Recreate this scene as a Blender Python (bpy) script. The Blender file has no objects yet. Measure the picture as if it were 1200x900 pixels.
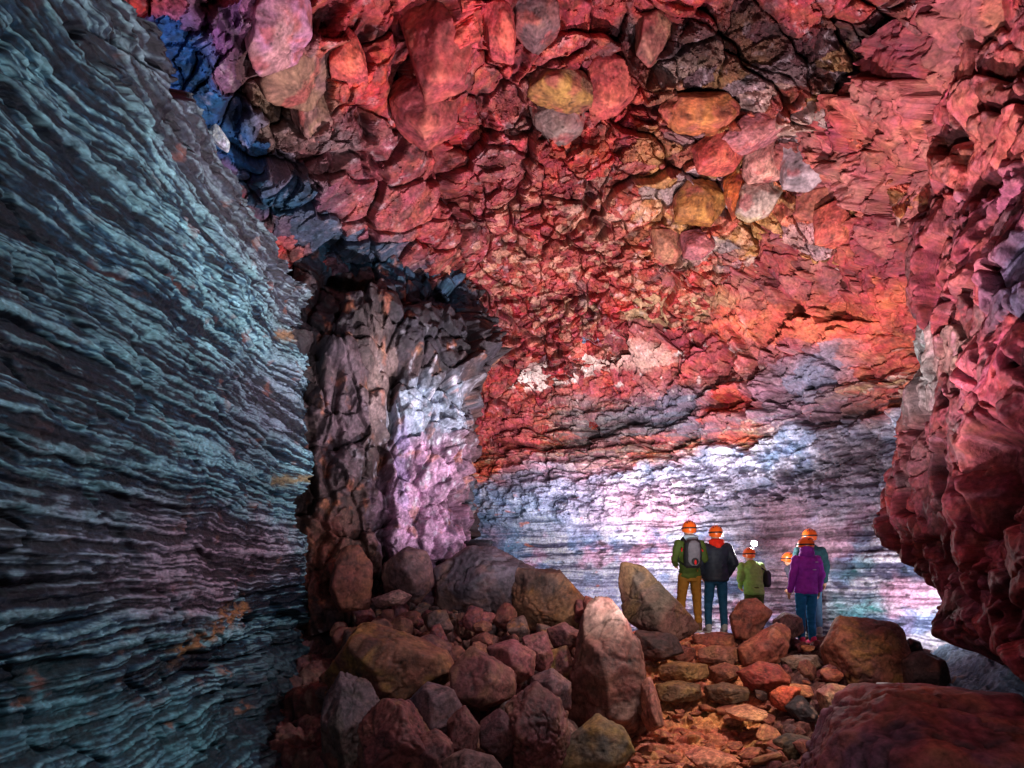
import bpy, bmesh, math, random
import numpy as np
random.seed(5)
PI = math.pi
F = 700.0            # focal length in pixels of a 1200 px wide frame
HY = 670.0           # the horizon's row
CZ = 2.0             # eye height above the datum
sc = bpy.context.scene
COL = bpy.data.collections.new("cave"); sc.collection.children.link(COL)

def C(r, g, b, k=1.0):
    f = lambda c: (c/255/12.92 if c/255 <= .04045 else ((c/255+.055)/1.055)**2.4)*k
    return np.array([f(r), f(g), f(b)])
def at(px, py, Y):
    return np.array([(px-600)/F*Y, Y, CZ+(HY-py)/F*Y])

# ------------------------------------------------------------------ noise
def _h(ix, iy, iz, seed):
    x = (ix.astype(np.int64)*374761393 + iy.astype(np.int64)*668265263 + iz.astype(np.int64)*2147483647*3 + seed*1274126177) & 0xffffffff
    x = ((x ^ (x >> 13))*1274126177) & 0xffffffff
    x = ((x ^ (x >> 16))*2246822519) & 0xffffffff
    return ((x ^ (x >> 15)) & 0xffffff)/float(0xffffff)
def h2(ix, iy, seed): return _h(ix, iy, np.zeros(1, dtype=np.int64), seed)
def fade(t): return t*t*t*(t*(t*6-15)+10)
def n2(u, v, seed=0):
    iu = np.floor(u); iv = np.floor(v); fu = u-iu; fv = v-iv
    r = 0; a = fade(fu); b = fade(fv)
    def g(i, j):
        an = h2(iu+i, iv+j, seed)*2*PI
        return np.cos(an)*(fu-i)+np.sin(an)*(fv-j)
    x0 = g(0,0)*(1-a)+g(1,0)*a; x1 = g(0,1)*(1-a)+g(1,1)*a
    return (x0*(1-b)+x1*b)*1.5
def fbm(u, v, o=4, seed=0, g=.5, lac=2.03):
    r = 0; a = 1.; 
    for k in range(o):
        r = r + a*n2(u, v, seed+k*17); u = u*lac+3.1; v = v*lac+1.7; a *= g
    return r
def ridge(u, v, o=3, seed=0):
    r = 0; a = 1.
    for k in range(o):
        r = r + a*(1-2*np.abs(n2(u, v, seed+k*13))); u = u*2.1+5; v = v*2.1+2; a *= .5
    return r/1.75
def n3(x, y, z, seed=0):
    ix = np.floor(x); iy = np.floor(y); iz = np.floor(z); fx = x-ix; fy = y-iy; fz = z-iz
    a = fade(fx); b = fade(fy); c = fade(fz); r = 0
    for i in (0,1):
        for j in (0,1):
            for k in (0,1):
                w = (a if i else 1-a)*(b if j else 1-b)*(c if k else 1-c)
                r = r + w*_h(ix+i, iy+j, iz+k, seed)
    return r*2-1
def fbm3(p, sc_, o=4, seed=0):
    r = 0; a = 1.; q = p*sc_
    for k in range(o):
        r = r + a*n3(q[:,0], q[:,1], q[:,2], seed+k*11); q = q*2.07+4.3; a *= .5
    return r
def worley(u, v, seed=0, jit=.92):
    iu = np.floor(u); iv = np.floor(v)
    f1 = np.full(u.shape, 9.); f2 = np.full(u.shape, 9.)
    ci = np.zeros(u.shape); cj = np.zeros(u.shape); dx = np.zeros(u.shape); dy = np.zeros(u.shape)
    for i in (-1,0,1):
        for j in (-1,0,1):
            a = iu+i; b = iv+j
            px = a+.5+jit*(h2(a, b, seed)-.5); py = b+.5+jit*(h2(a, b, seed+1)-.5)
            ex = u-px; ey = v-py; d = np.sqrt(ex*ex+ey*ey)
            m = d < f1
            f2 = np.where(m, f1, np.minimum(f2, d))
            f1 = np.where(m, d, f1)
            ci = np.where(m, a, ci); cj = np.where(m, b, cj); dx = np.where(m, ex, dx); dy = np.where(m, ey, dy)
    return f1, f2, ci, cj, dx, dy
def ss(a, b, x):
    t = np.clip((x-a)/(b-a), 0, 1); return t*t*(3-2*t)
class Facet:
    """fractured blocks: each cell is a tilted plane, cracks open between cells"""
    def __init__(s, u, v, su, sv, seed, warp=.25, wf=1.3, rot=0, jit=.92):
        wu = u + warp*su*fbm(u/su*wf, v/sv*wf, 3, seed+50); wv = v + warp*sv*fbm(u/su*wf+9, v/sv*wf+4, 3, seed+60)
        c, d = math.cos(rot), math.sin(rot)
        a = (wu*c+wv*d)/su; b = (-wu*d+wv*c)/sv
        s.f1, s.f2, s.ci, s.cj, s.dx, s.dy = worley(a, b, seed)
        s.edge = s.f2-s.f1; s.seed = seed
        # cell centre in (u, v); faces stay plane because they use the unwarped offset
        pa = (s.ci+.5+jit*(h2(s.ci, s.cj, seed)-.5))*su; pb = (s.cj+.5+jit*(h2(s.ci, s.cj, seed+1)-.5))*sv
        s.cu = pa*c-pb*d; s.cv = pa*d+pb*c
        s.dx = np.clip((u-s.cu)/su, -1.2, 1.2); s.dy = np.clip((v-s.cv)/sv, -1.2, 1.2)
        s.r = [h2(s.ci, s.cj, seed+k) for k in (5,6,7,8,9)]
    def h(s, amp, tilt=1., off=1., dome=0.):
        return amp*(off*(s.r[0]-.5) + tilt*2*(s.dx*(s.r[1]-.5)+s.dy*(s.r[2]-.5)) - dome*s.f1**2)
    def gem(s, amp, off=1., tilt=.5, bev=2.2, start=.22, n=4):
        """broken block: a face cut off by bevels that dip into the joints"""
        o_ = off*(s.r[0]-.5); t = o_+tilt*2*(s.dx*(s.r[1]-.5)+s.dy*(s.r[2]-.5))
        for i in range(n):
            a = s.r[3]*2*PI+(i+.5*(h2(s.ci, s.cj, s.seed+20+i)-.5))*2*PI/n; st = start*(.55+.9*h2(s.ci, s.cj, s.seed+30+i)); b = bev*(.35+1.3*h2(s.ci, s.cj, s.seed+40+i)**2)
            t = np.minimum(t, o_+b*(st-(np.cos(a)*s.dx+np.sin(a)*s.dy)))
        return amp*t
    def crack(s, w): return np.exp(-(s.edge/w)**2)

# ------------------------------------------------------------------ materials
def rock_mat(name, rough=.62, bump=.35, scale=22., stretch=(1,1,1), vary=.5, spec=.35, tintrand=0.):
    m = bpy.data.materials.new(name); m.use_nodes = True; nt = m.node_tree; N = nt.nodes; L = nt.links
    b = N["Principled BSDF"]; b.inputs["Specular IOR Level"].default_value = spec
    at_ = N.new("ShaderNodeAttribute"); at_.attribute_name = "col"
    tc = N.new("ShaderNodeTexCoord"); mp = N.new("ShaderNodeMapping"); mp.inputs["Scale"].default_value = stretch
    L.new(tc.outputs["Object"], mp.inputs["Vector"])
    n1 = N.new("ShaderNodeTexNoise"); n1.inputs["Scale"].default_value = scale; n1.inputs["Detail"].default_value = 8; n1.inputs["Roughness"].default_value = .68
    L.new(mp.outputs[0], n1.inputs["Vector"])
    n2_ = N.new("ShaderNodeTexNoise"); n2_.inputs["Scale"].default_value = scale*.18; n2_.inputs["Detail"].default_value = 6; n2_.inputs["Roughness"].default_value = .6
    L.new(mp.outputs[0], n2_.inputs["Vector"])
    ad = N.new("ShaderNodeMath"); ad.operation = 'ADD'; L.new(n1.outputs[0], ad.inputs[0]); L.new(n2_.outputs[0], ad.inputs[1])
    fg_ = N.new('ShaderNodeTexNoise'); fg_.inputs['Scale'].default_value = scale*3.7; fg_.inputs['Detail'].default_value = 6; fg_.inputs['Roughness'].default_value = .75; L.new(mp.outputs[0], fg_.inputs['Vector'])
    am = N.new('ShaderNodeMath'); am.operation = 'MULTIPLY_ADD'; am.inputs[1].default_value = 1.1; am.inputs[2].default_value = -.55; L.new(fg_.outputs[0], am.inputs[0])
    ad_ = N.new('ShaderNodeMath'); ad_.operation = 'ADD'; L.new(ad.outputs[0], ad_.inputs[0]); L.new(am.outputs[0], ad_.inputs[1]); ad = ad_
    mr = N.new("ShaderNodeMapRange"); mr.inputs[1].default_value = .7; mr.inputs[2].default_value = 1.35
    mr.inputs[3].default_value = 1-vary; mr.inputs[4].default_value = 1+vary*.9
    L.new(ad.outputs[0], mr.inputs[0])
    mx = N.new("ShaderNodeMix"); mx.data_type = 'RGBA'; mx.blend_type = 'MULTIPLY'; mx.inputs[0].default_value = 1
    L.new(at_.outputs["Color"], mx.inputs[6]); L.new(mr.outputs[0], mx.inputs[7])
    out = mx.outputs[2]
    # hue drift
    n4 = N.new("ShaderNodeTexNoise"); n4.inputs["Scale"].default_value = scale*.33; n4.inputs["Detail"].default_value = 4
    L.new(tc.outputs["Object"], n4.inputs["Vector"])
    hs = N.new("ShaderNodeHueSaturation"); r4 = N.new("ShaderNodeMapRange"); r4.inputs[1].default_value=.3; r4.inputs[2].default_value=.7; r4.inputs[3].default_value=.487; r4.inputs[4].default_value=.512
    L.new(n4.outputs[0], r4.inputs[0]); L.new(r4.outputs[0], hs.inputs["Hue"]); L.new(out, hs.inputs["Color"]); out = hs.outputs[0]
    if tintrand:
        oi = N.new("ShaderNodeObjectInfo"); rr = N.new("ShaderNodeMapRange"); rr.inputs[3].default_value=1-tintrand; rr.inputs[4].default_value=1+tintrand
        L.new(oi.outputs["Random"], rr.inputs[0]); L.new(rr.outputs[0], hs.inputs["Value"])
    L.new(out, b.inputs["Base Color"])
    rg = N.new("ShaderNodeMapRange"); rg.inputs[1].default_value=.35; rg.inputs[2].default_value=.65; rg.inputs[3].default_value=max(.2,rough-.15); rg.inputs[4].default_value=min(1,rough+.15)
    L.new(n2_.outputs[0], rg.inputs[0]); L.new(rg.outputs[0], b.inputs["Roughness"])
    n3_ = N.new("ShaderNodeTexNoise"); n3_.inputs["Scale"].default_value = scale*2.6; n3_.inputs["Detail"].default_value = 9; n3_.inputs["Roughness"].default_value = .7
    L.new(mp.outputs[0], n3_.inputs["Vector"])
    ad2 = N.new("ShaderNodeMath"); ad2.operation='MULTIPLY_ADD'; ad2.inputs[1].default_value=1.8; L.new(n1.outputs[0], ad2.inputs[0]); L.new(n3_.outputs[0], ad2.inputs[2])
    bp = N.new("ShaderNodeBump"); bp.inputs["Strength"].default_value = bump; bp.inputs["Distance"].default_value = .03
    L.new(ad2.outputs[0], bp.inputs["Height"]); L.new(bp.outputs[0], b.inputs["Normal"])
    return m
def flat_mat(name, col, rough=.7, vary=.25, scale=14, bump=.2, spec=.3, metal=0., sheen=0.):
    m = bpy.data.materials.new(name); m.use_nodes = True; nt = m.node_tree; N = nt.nodes; L = nt.links
    b = N["Principled BSDF"]; b.inputs["Roughness"].default_value = rough; b.inputs["Specular IOR Level"].default_value = spec; b.inputs["Metallic"].default_value = metal
    tc = N.new("ShaderNodeTexCoord"); n = N.new("ShaderNodeTexNoise"); n.inputs["Scale"].default_value = scale; n.inputs["Detail"].default_value = 5
    L.new(tc.outputs["Object"], n.inputs["Vector"])
    r = N.new("ShaderNodeMapRange"); r.inputs[1].default_value=.3; r.inputs[2].default_value=.7; r.inputs[3].default_value=1-vary; r.inputs[4].default_value=1+vary
    mx = N.new("ShaderNodeMix"); mx.data_type='RGBA'; mx.blend_type='MULTIPLY'; mx.inputs[0].default_value=1; mx.inputs[6].default_value = (*col,1)
    L.new(n.outputs[0], r.inputs[0]); L.new(r.outputs[0], mx.inputs[7]); L.new(mx.outputs[2], b.inputs["Base Color"])
    bp = N.new("ShaderNodeBump"); bp.inputs["Strength"].default_value=bump; bp.inputs["Distance"].default_value=.01
    L.new(n.outputs[0], bp.inputs["Height"]); L.new(bp.outputs[0], b.inputs["Normal"])
    return m

# ------------------------------------------------------------------ mesh makers
def raw_mesh(name, V, faces, cols=None, mat=None, smooth=True):
    """V (n,3), faces (m,k) with k = 3 or 4"""
    me = bpy.data.meshes.new(name); n = len(V); m, k = faces.shape
    me.vertices.add(n); me.vertices.foreach_set("co", V.astype(np.float32).ravel())
    me.loops.add(m*k); me.loops.foreach_set("vertex_index", faces.astype(np.int32).ravel())
    me.polygons.add(m); me.polygons.foreach_set("loop_start", np.arange(0, m*k, k, dtype=np.int32))
    me.polygons.foreach_set("loop_total", np.full(m, k, dtype=np.int32))
    me.polygons.foreach_set("use_smooth", np.full(m, smooth, dtype=bool))
    me.update(calc_edges=True)
    if cols is not None:
        ca = me.color_attributes.new("col", 'FLOAT_COLOR', 'POINT')
        ca.data.foreach_set("color", np.concatenate([cols, np.ones((n,1))], 1).astype(np.float32).ravel())
    if mat: me.materials.append(mat)
    return me
def link(name, me, parent=None, loc=None):
    o = bpy.data.objects.new(name, me); COL.objects.link(o)
    if parent: o.parent = parent
    if loc is not None: o.location = loc
    return o
def tag(o, label=None, cat=None, group=None, kind=None):
    for k, v in (('label', label), ('category', cat), ('group', group), ('kind', kind)):
        if v: o[k] = v
    return o
def grid_obj(name, P, cols, mat, flip=False, smooth=True, grain=1.):
    nv, nu = P.shape[:2]; q = P.reshape(-1,3)
    gr = .42*n3(q[:,0]*38, q[:,1]*38, q[:,2]*38, 7)+.30*n3(q[:,0]*80, q[:,1]*80, q[:,2]*80, 8)
    cols = cols*(1+grain*gr.reshape(nv, nu))[...,None]
    idx = np.arange(nv*nu).reshape(nv, nu)
    a, b, c, d = idx[:-1,:-1], idx[:-1,1:], idx[1:,1:], idx[1:,:-1]
    f = np.stack([a,d,c,b] if flip else [a,b,c,d], -1).reshape(-1,4)
    return link(name, raw_mesh(name, P.reshape(-1,3), f, np.clip(cols.reshape(-1,3), .004, .9), mat, smooth))

class Sheet:
    """a sheet of rock over parameters (u, v) in metres; blob() lays a patch of colour or relief given where it is seen"""
    def __init__(s, U, V, base, nrm):
        s.U, s.V, s.B, s.N = U, V, base, nrm
        k = 5; b = base[::k, ::k]; s.cu = U[::k, ::k]; s.cv = V[::k, ::k]
        y = np.maximum(b[...,1], .3)
        s.px = 600+b[...,0]/y*F; s.py = HY-(b[...,2]-CZ)/y*F
    def uv(s, px, py):
        i = np.argmin((s.px-px)**2+(s.py-py)**2); return s.cu.flat[i], s.cv.flat[i]
    def ell(s, px, py, rx, ry, ang=0):
        c = np.array(s.uv(px, py)); ca, sa = math.cos(math.radians(ang)), math.sin(math.radians(ang))
        A = np.array(s.uv(px+rx*ca, py+rx*sa)); B = np.array(s.uv(px-rx*ca, py-rx*sa))
        D = np.array(s.uv(px-ry*sa, py+ry*ca)); E = np.array(s.uv(px+ry*sa, py-ry*ca))
        M = np.array([(A-B)/2, (D-E)/2]).T
        if abs(np.linalg.det(M)) < 1e-4: M = M+np.eye(2)*.05
        return c, np.linalg.inv(M)
    def mask(s, u, v, px, py, rx, ry, ang=0, soft=.5):
        c, I = s.ell(px, py, rx, ry, ang)
        du = u-c[0]; dv = v-c[1]
        r = np.sqrt((I[0,0]*du+I[0,1]*dv)**2+(I[1,0]*du+I[1,1]*dv)**2)
        return 1-ss(1-soft, 1+soft*.6, r)
    def line(s, u, v, pts, w):
        """1 on a polyline seen through these pixels, falling to 0 at w metres"""
        q = [np.array(s.uv(*p)) for p in pts]; d = np.full(u.shape, 99.)
        for a, b in zip(q[:-1], q[1:]):
            ab = b-a; L2 = max((ab@ab), 1e-6)
            t = np.clip(((u-a[0])*ab[0]+(v-a[1])*ab[1])/L2, 0, 1)
            d = np.minimum(d, np.hypot(u-a[0]-t*ab[0], v-a[1]-t*ab[1]))
        return np.exp(-(d/w)**2)
def paint(s, col, u, v, blobs):
    for (px, py, rx, ry, ang, c, k) in blobs:
        m = (s.mask(u, v, px, py, rx, ry, ang)*k)[...,None]
        col = col*(1-m)+c*m
    return col
Q = 1.0              # mesh coarseness
def spaced(a, b, fine, segs):
    """coordinates from a to b; segs = [(until, step), ...]"""
    out = [a]
    for until, st in segs:
        n = max(1, int(round((until-out[-1])/(st*Q)))); x0 = out[-1]
        out += [x0+(until-x0)*(i+1)/n for i in range(n)]
    return np.array(out)
def smooth_path(pts, n=4):
    p = np.array(pts, float)
    for _ in range(n):
        q = [p[0]]
        for a, b in zip(p[:-1], p[1:]): q += [a*.75+b*.25, a*.25+b*.75]
        q.append(p[-1]); p = np.array(q)
    return p
def path_wall(pts, vs, step, side, n=3, s0=None):
    """upright wall over a plan path; side = +1 / -1 picks the facing"""
    p = smooth_path(pts, n); d = np.r_[0, np.cumsum(np.hypot(*np.diff(p, axis=0).T))]
    if s0 is None: u = np.arange(0, d[-1], step*Q)
    else: u = s0(d[-1])
    x = np.interp(u, d, p[:,0]); y = np.interp(u, d, p[:,1])
    tx = np.gradient(x, u); ty = np.gradient(y, u)
    k = 21; ker = np.ones(k)/k
    tx = np.convolve(np.pad(tx, k//2, 'edge'), ker, 'valid'); ty = np.convolve(np.pad(ty, k//2, 'edge'), ker, 'valid')
    l = np.hypot(tx, ty); nx, ny = side*ty/l, -side*tx/l
    U, V = np.meshgrid(u, vs)
    B = np.stack([np.broadcast_to(x, U.shape), np.broadcast_to(y, U.shape), V+CZ], -1)
    Nn = np.stack([np.broadcast_to(nx, U.shape), np.broadcast_to(ny, U.shape), np.zeros_like(U)], -1)
    return U, V, B, Nn
def blur(d, n=1):
    for _ in range(n):
        p = np.pad(d, 1, 'edge'); d = (p[:-2,1:-1]+p[2:,1:-1]+p[1:-1,:-2]+p[1:-1,2:]+2*p[1:-1,1:-1])/6
    return d
def lean(Nn, v, k):
    """turn the direction the relief grows in towards v"""
    q = Nn*(1-k)+np.array(v)*k; return q/np.linalg.norm(q, axis=-1, keepdims=True)
def mixc(a, b, t): return a*(1-t[...,None])+b*t[...,None]

RED = C(205,72,74); DEEP = C(150,45,58); MAROON = C(96,38,48); ROSE = C(205,105,112); ORANGE = C(225,105,60)
TAN = C(190,135,95); GREY = C(120,115,122); LILAC = C(190,150,195); WHITE = C(225,215,225); BLUE = C(70,120,165); OCHRE = C(205,135,50)
SLATE = C(70,85,105); OLIVE = C(120,105,80); BLUEW = C(150,180,215)

# ================================================================== THE CAVE
M_LIN = rock_mat("glazed lava lining", rough=.5, bump=.5, scale=16, stretch=(1,.35,2.2), vary=.55, spec=.5)
M_RED = rock_mat("oxidised breakdown rock", rough=.66, bump=.5, scale=18, vary=.5)
M_BACK = rock_mat("banded lava rock", rough=.6, bump=.5, scale=16, stretch=(.5,.5,1.8), vary=.45)
M_FLR = rock_mat("trodden rubble", rough=.75, bump=.5, scale=16, vary=.45)
M_BLD = rock_mat("boulder rock", rough=.7, bump=.45, scale=9, vary=.5, tintrand=.12)

# ---------------------------------------------------------------- left wall: banded lining of the tube
def left_wall():
    pts = [(-2.5,-1.5),(-2.5,1),(-2.5,3),(-2.55,5),(-2.56,6.6),(-2.5,7.3),(-2.62,7.7),(-3.0,8.1)]
    vs = spaced(-2.6, 4.6, .011, [(-1.7,.03),(4.4,.0095),(4.6,.02)])
    U, V, B, Nn = path_wall(pts, vs, .01, 1, 2, lambda L: spaced(0, L, .01, [(4.0,.03),(L,.0095)]))
    B = B + Nn*(.05*np.clip((V-1.0)/2.5, 0, 1.4)**2 + .35*np.clip((-V-.4)/1.2, 0, 1.5)**2)[...,None]
    S = Sheet(U, V, B, Nn)
    Y = B[...,1]
    zw = V + .10*fbm(U*.35, V*.5, 2, 1) + .035*fbm(U*1.3, V*1.5, 3, 2) + .018*ss(1.6,3.2,V)*fbm(U*2.2, V*2, 3, 3) + .012*fbm(U*5, V*7, 3, 62)
    b0 = n2(U*.18+3, zw*1.9, 4); b1 = n2(U*.28, zw*4.6, 5); b2 = n2(U*.34, zw*12.5, 6); b3 = n2(U*.55, zw*29, 7); b4 = n2(U*1.0, zw*58, 8)
    b2 = np.tanh(b2*2.6)*.55; b3 = np.tanh(b3*2.6)*.55
    rough = fbm(U*7, V*13, 4, 9)
    streak = b1*.9+b2*.75+b3*.5
    streak = streak + .22*rough
    band = ss(-.45, .55, streak + .5*b0)
    d = .05*b0 + .03*b1 + .022*b2 + .018*b3 + .014*b4 - .05*ss(.18,.05,np.abs(b1+.15))*ss(-.2,.3,n2(U*.4,V*.7,61)) - .04*ss(.10,.02,np.abs(fbm(U*.9+V*.5,V*1.2,3,63)))
    d = d + rough*.011*(.4+1.2*band) + .008*fbm(U*30, V*50, 3, 10) + .12*fbm(U*.45, V*.6, 3, 11)
    # plucked scallops in the upper half
    fc = Facet(U, V, .55, .22, 21, warp=.5); up = ss(1.0, 2.6, V + .4*n2(U*.6, V, 12))
    d = d + up*(fc.h(.06, .6, .8) - .02*fc.crack(.12)) 
    fm = Facet(U, V, .16, .06, 23, warp=.5); d = d + (.15+.85*up)*(fm.h(.008, .6, .9) - .004*fm.crack(.14))
    # the drapery of the upper edge
    # lower slab standing proud right of the orange scar
    a = S.mask(U, V, 335, 820, 100, 110, 0, .25)
    edge = S.mask(U + .1*fbm(U*2, V*2, 3, 31), V + .1*fbm(U*2, V*2, 3, 32), 350, 800, 130, 95, -25, .06)
    d = d - .16*edge + .07*fbm(U*2.5,V*2.5,4,33)*edge
    # two bites of broken edge
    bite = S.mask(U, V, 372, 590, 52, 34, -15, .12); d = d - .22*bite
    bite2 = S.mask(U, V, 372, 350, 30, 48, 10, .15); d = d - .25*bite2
    # dark waterworn hollows
    for (px, py, rx, ry, an, k) in ((198,98,13,17,0,.3),(90,40,10,12,20,.12),(270,600,12,10,0,.05),(20,840,14,30,0,.10),(140,60,40,10,35,.08)):
        d = d - k*S.mask(U, V, px, py, rx, ry, an, .5)
    # the lining's upper rim folds away
    rim = 3.55 + .10*fbm(U*1.4, U*0+2, 3, 14) + .06*rough - .25*ss(5.5,8.6,U)
    over = ss(0, .35, V-rim); d = d - over*.9 + .10*np.exp(-((V-rim+.06)/.09)**2)
    P = B + Nn*d[...,None]
    lite = C(140,184,198); dark = C(12,24,42); mid = C(38,76,102)
    fine = n2(U*3.3, zw*40, 17)+.6*n2(U*8, zw*90, 18)
    t = ss(-.55,.62, .25*b0+.30*b1+.55*b2+.75*b3+.85*b4+.5*fine+.36*rough + .34*fbm(U*.6,V*1.1,4,19) - .12)
    col = mixc(np.broadcast_to(dark, P.shape), np.broadcast_to(mid, P.shape), ss(0,.45,t)); col = mixc(col, np.broadcast_to(lite, P.shape), ss(.42,.95,t))
    # broad dark flow bands
    for (px, py, rx, ry, an, k) in ((120,440,190,17,14,.75),(60,520,150,15,6,.8),(260,440,150,24,22,.6),(150,595,190,8,3,.6),(120,690,165,22,1,.85),(215,712,110,9,0,.8),(60,590,100,9,3,.6),
                                    (110,175,120,16,38,.45),(200,170,70,20,38,.5),(310,490,90,16,16,.5)):
        m = S.mask(U, V+.05*b2, px, py, rx, ry, an, .6)*k
        col = mixc(col, np.broadcast_to(C(24,28,44), P.shape), m*(1-.75*ss(.55,.95,t)))
    wob = U+.25*fbm(U*1.5,V*2,3,41); wv = V+.2*fbm(U*1.5,V*2,3,42)
    stripe = ss(.25,.85,t)
    pk = S.mask(wob, wv, 270, 655, 150, 62, 0, .7); col = mixc(col, C(205,150,175)*(.10+.9*stripe[...,None]), pk*.75)
    pk = S.mask(wob, wv, 330, 470, 70, 70, 15, .7); col = mixc(col, C(128,112,140)*(.1+.9*stripe[...,None]), pk*.6)
    pk = S.mask(wob, wv, 40, 640, 150, 40, 0, .7); col = mixc(col, C(180,180,205)*(.10+.95*stripe[...,None]), pk*.5)
    # brown-violet upper rim
    br = ss(.9, .25, np.abs(rim-V))*ss(3.5,6,U); col = mixc(col, C(92,78,92)*(.45+.9*stripe[...,None]), br*.65)
    rust = ss(.55,.95, fbm(U*3.2, V*5, 4, 44)+.25*rough); col = mixc(col, np.broadcast_to(C(165,95,75), P.shape), rust*.35*ss(3.6,6.5,U))
    # orange broken edge of the lower slab
    c1 = S.line(U+.06*rough, V+.06*rough, [(212,765),(235,748),(262,728),(300,716)], .075); col = mixc(col, np.broadcast_to(C(185,125,85), P.shape), np.clip(c1*1.3,0,1)*ss(-.5,.2,fbm(U*8,V*12,3,65)))
    c1 = S.line(U+.05*rough, V+.05*rough, [(318,566),(345,556),(372,546),(388,530)], .045); col = mixc(col, np.broadcast_to(C(150,130,100), P.shape), np.clip(c1*1.2,0,1))
    c1 = S.line(U+.05*rough, V+.05*rough, [(335,392),(350,402),(375,408)], .05); col = mixc(col, np.broadcast_to(C(140,105,80), P.shape), np.clip(c1*1.2,0,1))
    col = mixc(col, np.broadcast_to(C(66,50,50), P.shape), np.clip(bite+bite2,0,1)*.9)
    col = mixc(col, C(90,155,170)*(.3+.85*stripe[...,None]), S.mask(wob, wv, 170, 850, 180, 60, 0, .6)*.7)
    col = mixc(col, np.broadcast_to(C(36,48,60), P.shape), S.mask(wob, wv, 352, 820, 68, 100, 0, .4)*.85)
    for (px,py,rx,ry) in ((30,815,14,6),(66,810,12,5),(125,838,9,6),(20,880,18,22),(215,855,6,6),(282,800,6,16),(305,838,8,14),(250,735,9,6)):
        col = mixc(col, np.broadcast_to(C(170,110,85), P.shape), S.mask(wob*.5+U*.5, wv*.5+V*.5, px, py, rx*.8, ry*.8, 0, .5)*.7*ss(-.35,.25,fbm(U*9,V*14,3,64)))
    col = mixc(col, C(72,66,84)*(.35+.8*stripe[...,None]), over*.9)
    o = grid_obj("cave_wall", P, col, M_LIN)
    tag(o, "blue grey banded lava lining running along the left side of the cave", kind="structure")
left_wall()

# ---------------------------------------------------------------- broken pillar where the lining ends
def pillar():
    pts = [(-3.6,7.0),(-2.7,7.5),(-2.0,7.95),(-1.2,8.3),(-.72,8.7),(-.62,9.3),(-.9,10.6),(-1.6,13.5)]
    vs = spaced(-1.8, 4.7, .0125, [(4.7,.0125)])
    U, V, B, Nn = path_wall(pts, vs, .0125, 1, 3)
    S = Sheet(U, V, B, Nn)
    wu = U + .12*fbm(U*2, V*2, 3, 71); wv = V + .12*fbm(U*2, V*2, 3, 72)
    fa = Facet(U, V, .46, .6, 75, warp=.12, rot=.25); fb = Facet(U, V, .17, .2, 76, warp=.14, rot=.4); fg = Facet(U, V, .06, .07, 77, warp=.4)
    d = .25*fbm(U*.8, V*.7, 3, 73) + fa.h(.30, 1.1, .9) - .14*fa.crack(.05) + fb.h(.10,1.3,.9) - .02*fb.crack(.12) + fg.h(.016,1,1) + .02*fbm(U*9,V*6,4,78)
    d = d + .34*S.mask(wu, wv, 405, 560, 42, 170, 0, .3)          # the dark column
    d = d + .55*S.mask(wu, wv, 470, 395, 66, 56, 25, .8)          # overhanging mass
    d = d + .35*S.mask(wu, wv, 520, 425, 40, 34, 30, .35)
    d = d - .20*S.mask(wu, wv, 500, 580, 50, 90, 0, .3)            # lilac face set back
    d = d - .45*S.line(wu, wv, [(450,700),(447,640),(455,590),(452,500),(456,440)], .07)
    d = d - .22*S.line(wu, wv, [(372,700),(378,600),(392,520),(388,440)], .06)
    P = B + lean(Nn, (0,-1,0), .35)*blur(d,1)[...,None]
    # the top recedes under the roof
    P[...,1] += .7*ss(3.0, 4.8, V + .15*fbm(U*1.5,V*1.5,3,79))*ss(1.0,2.6,U)
    wu2 = .35*wu+.65*fb.cu; wv2 = .35*wv+.65*fb.cv
    n = fbm(U*3, V*3, 4, 80)
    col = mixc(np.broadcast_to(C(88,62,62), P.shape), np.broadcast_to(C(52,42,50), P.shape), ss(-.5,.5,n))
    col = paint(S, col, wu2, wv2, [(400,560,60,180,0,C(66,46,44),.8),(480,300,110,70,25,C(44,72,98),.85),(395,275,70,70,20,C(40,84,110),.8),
        (520,430,52,50,30,C(46,46,60),.85),(470,390,70,60,20,C(48,42,52),.85),(512,590,48,95,0,C(196,146,180),.95),(505,480,55,30,0,C(160,170,195),.85),
        (474,540,12,60,0,C(170,145,195),.6),(430,470,34,120,0,C(58,42,44),.85),(530,600,20,60,0,C(225,150,175),.8),(400,500,30,80,0,C(120,95,110),.5),(415,330,30,26,0,C(105,80,75),.7),
        (300,0+430,1,1,0,BLUE,0),(400,660,40,60,0,C(120,62,52),.8),(560,560,22,80,0,C(95,60,70),.7),(440,460,16,60,0,C(160,130,130),.6),
        (412,640,18,60,0,C(88,60,56),.8),(560,600,14,45,0,C(60,80,95),.8)])
    col = col*(1+.5*(fg.r[3]-.5)+.5*(fb.r[3]-.5)+.25*n)[...,None]
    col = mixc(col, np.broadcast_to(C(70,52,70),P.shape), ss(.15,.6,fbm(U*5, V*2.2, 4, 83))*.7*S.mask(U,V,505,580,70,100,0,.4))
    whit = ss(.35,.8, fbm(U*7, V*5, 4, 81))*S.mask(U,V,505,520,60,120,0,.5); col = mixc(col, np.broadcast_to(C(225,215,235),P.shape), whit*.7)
    rst = ss(.35,.9, fbm(U*4, V*4, 4, 82)); col = mixc(col, np.broadcast_to(C(190,110,80),P.shape), rst*.45)
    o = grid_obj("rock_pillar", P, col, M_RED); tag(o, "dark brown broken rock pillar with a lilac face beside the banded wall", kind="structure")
pillar()

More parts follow.
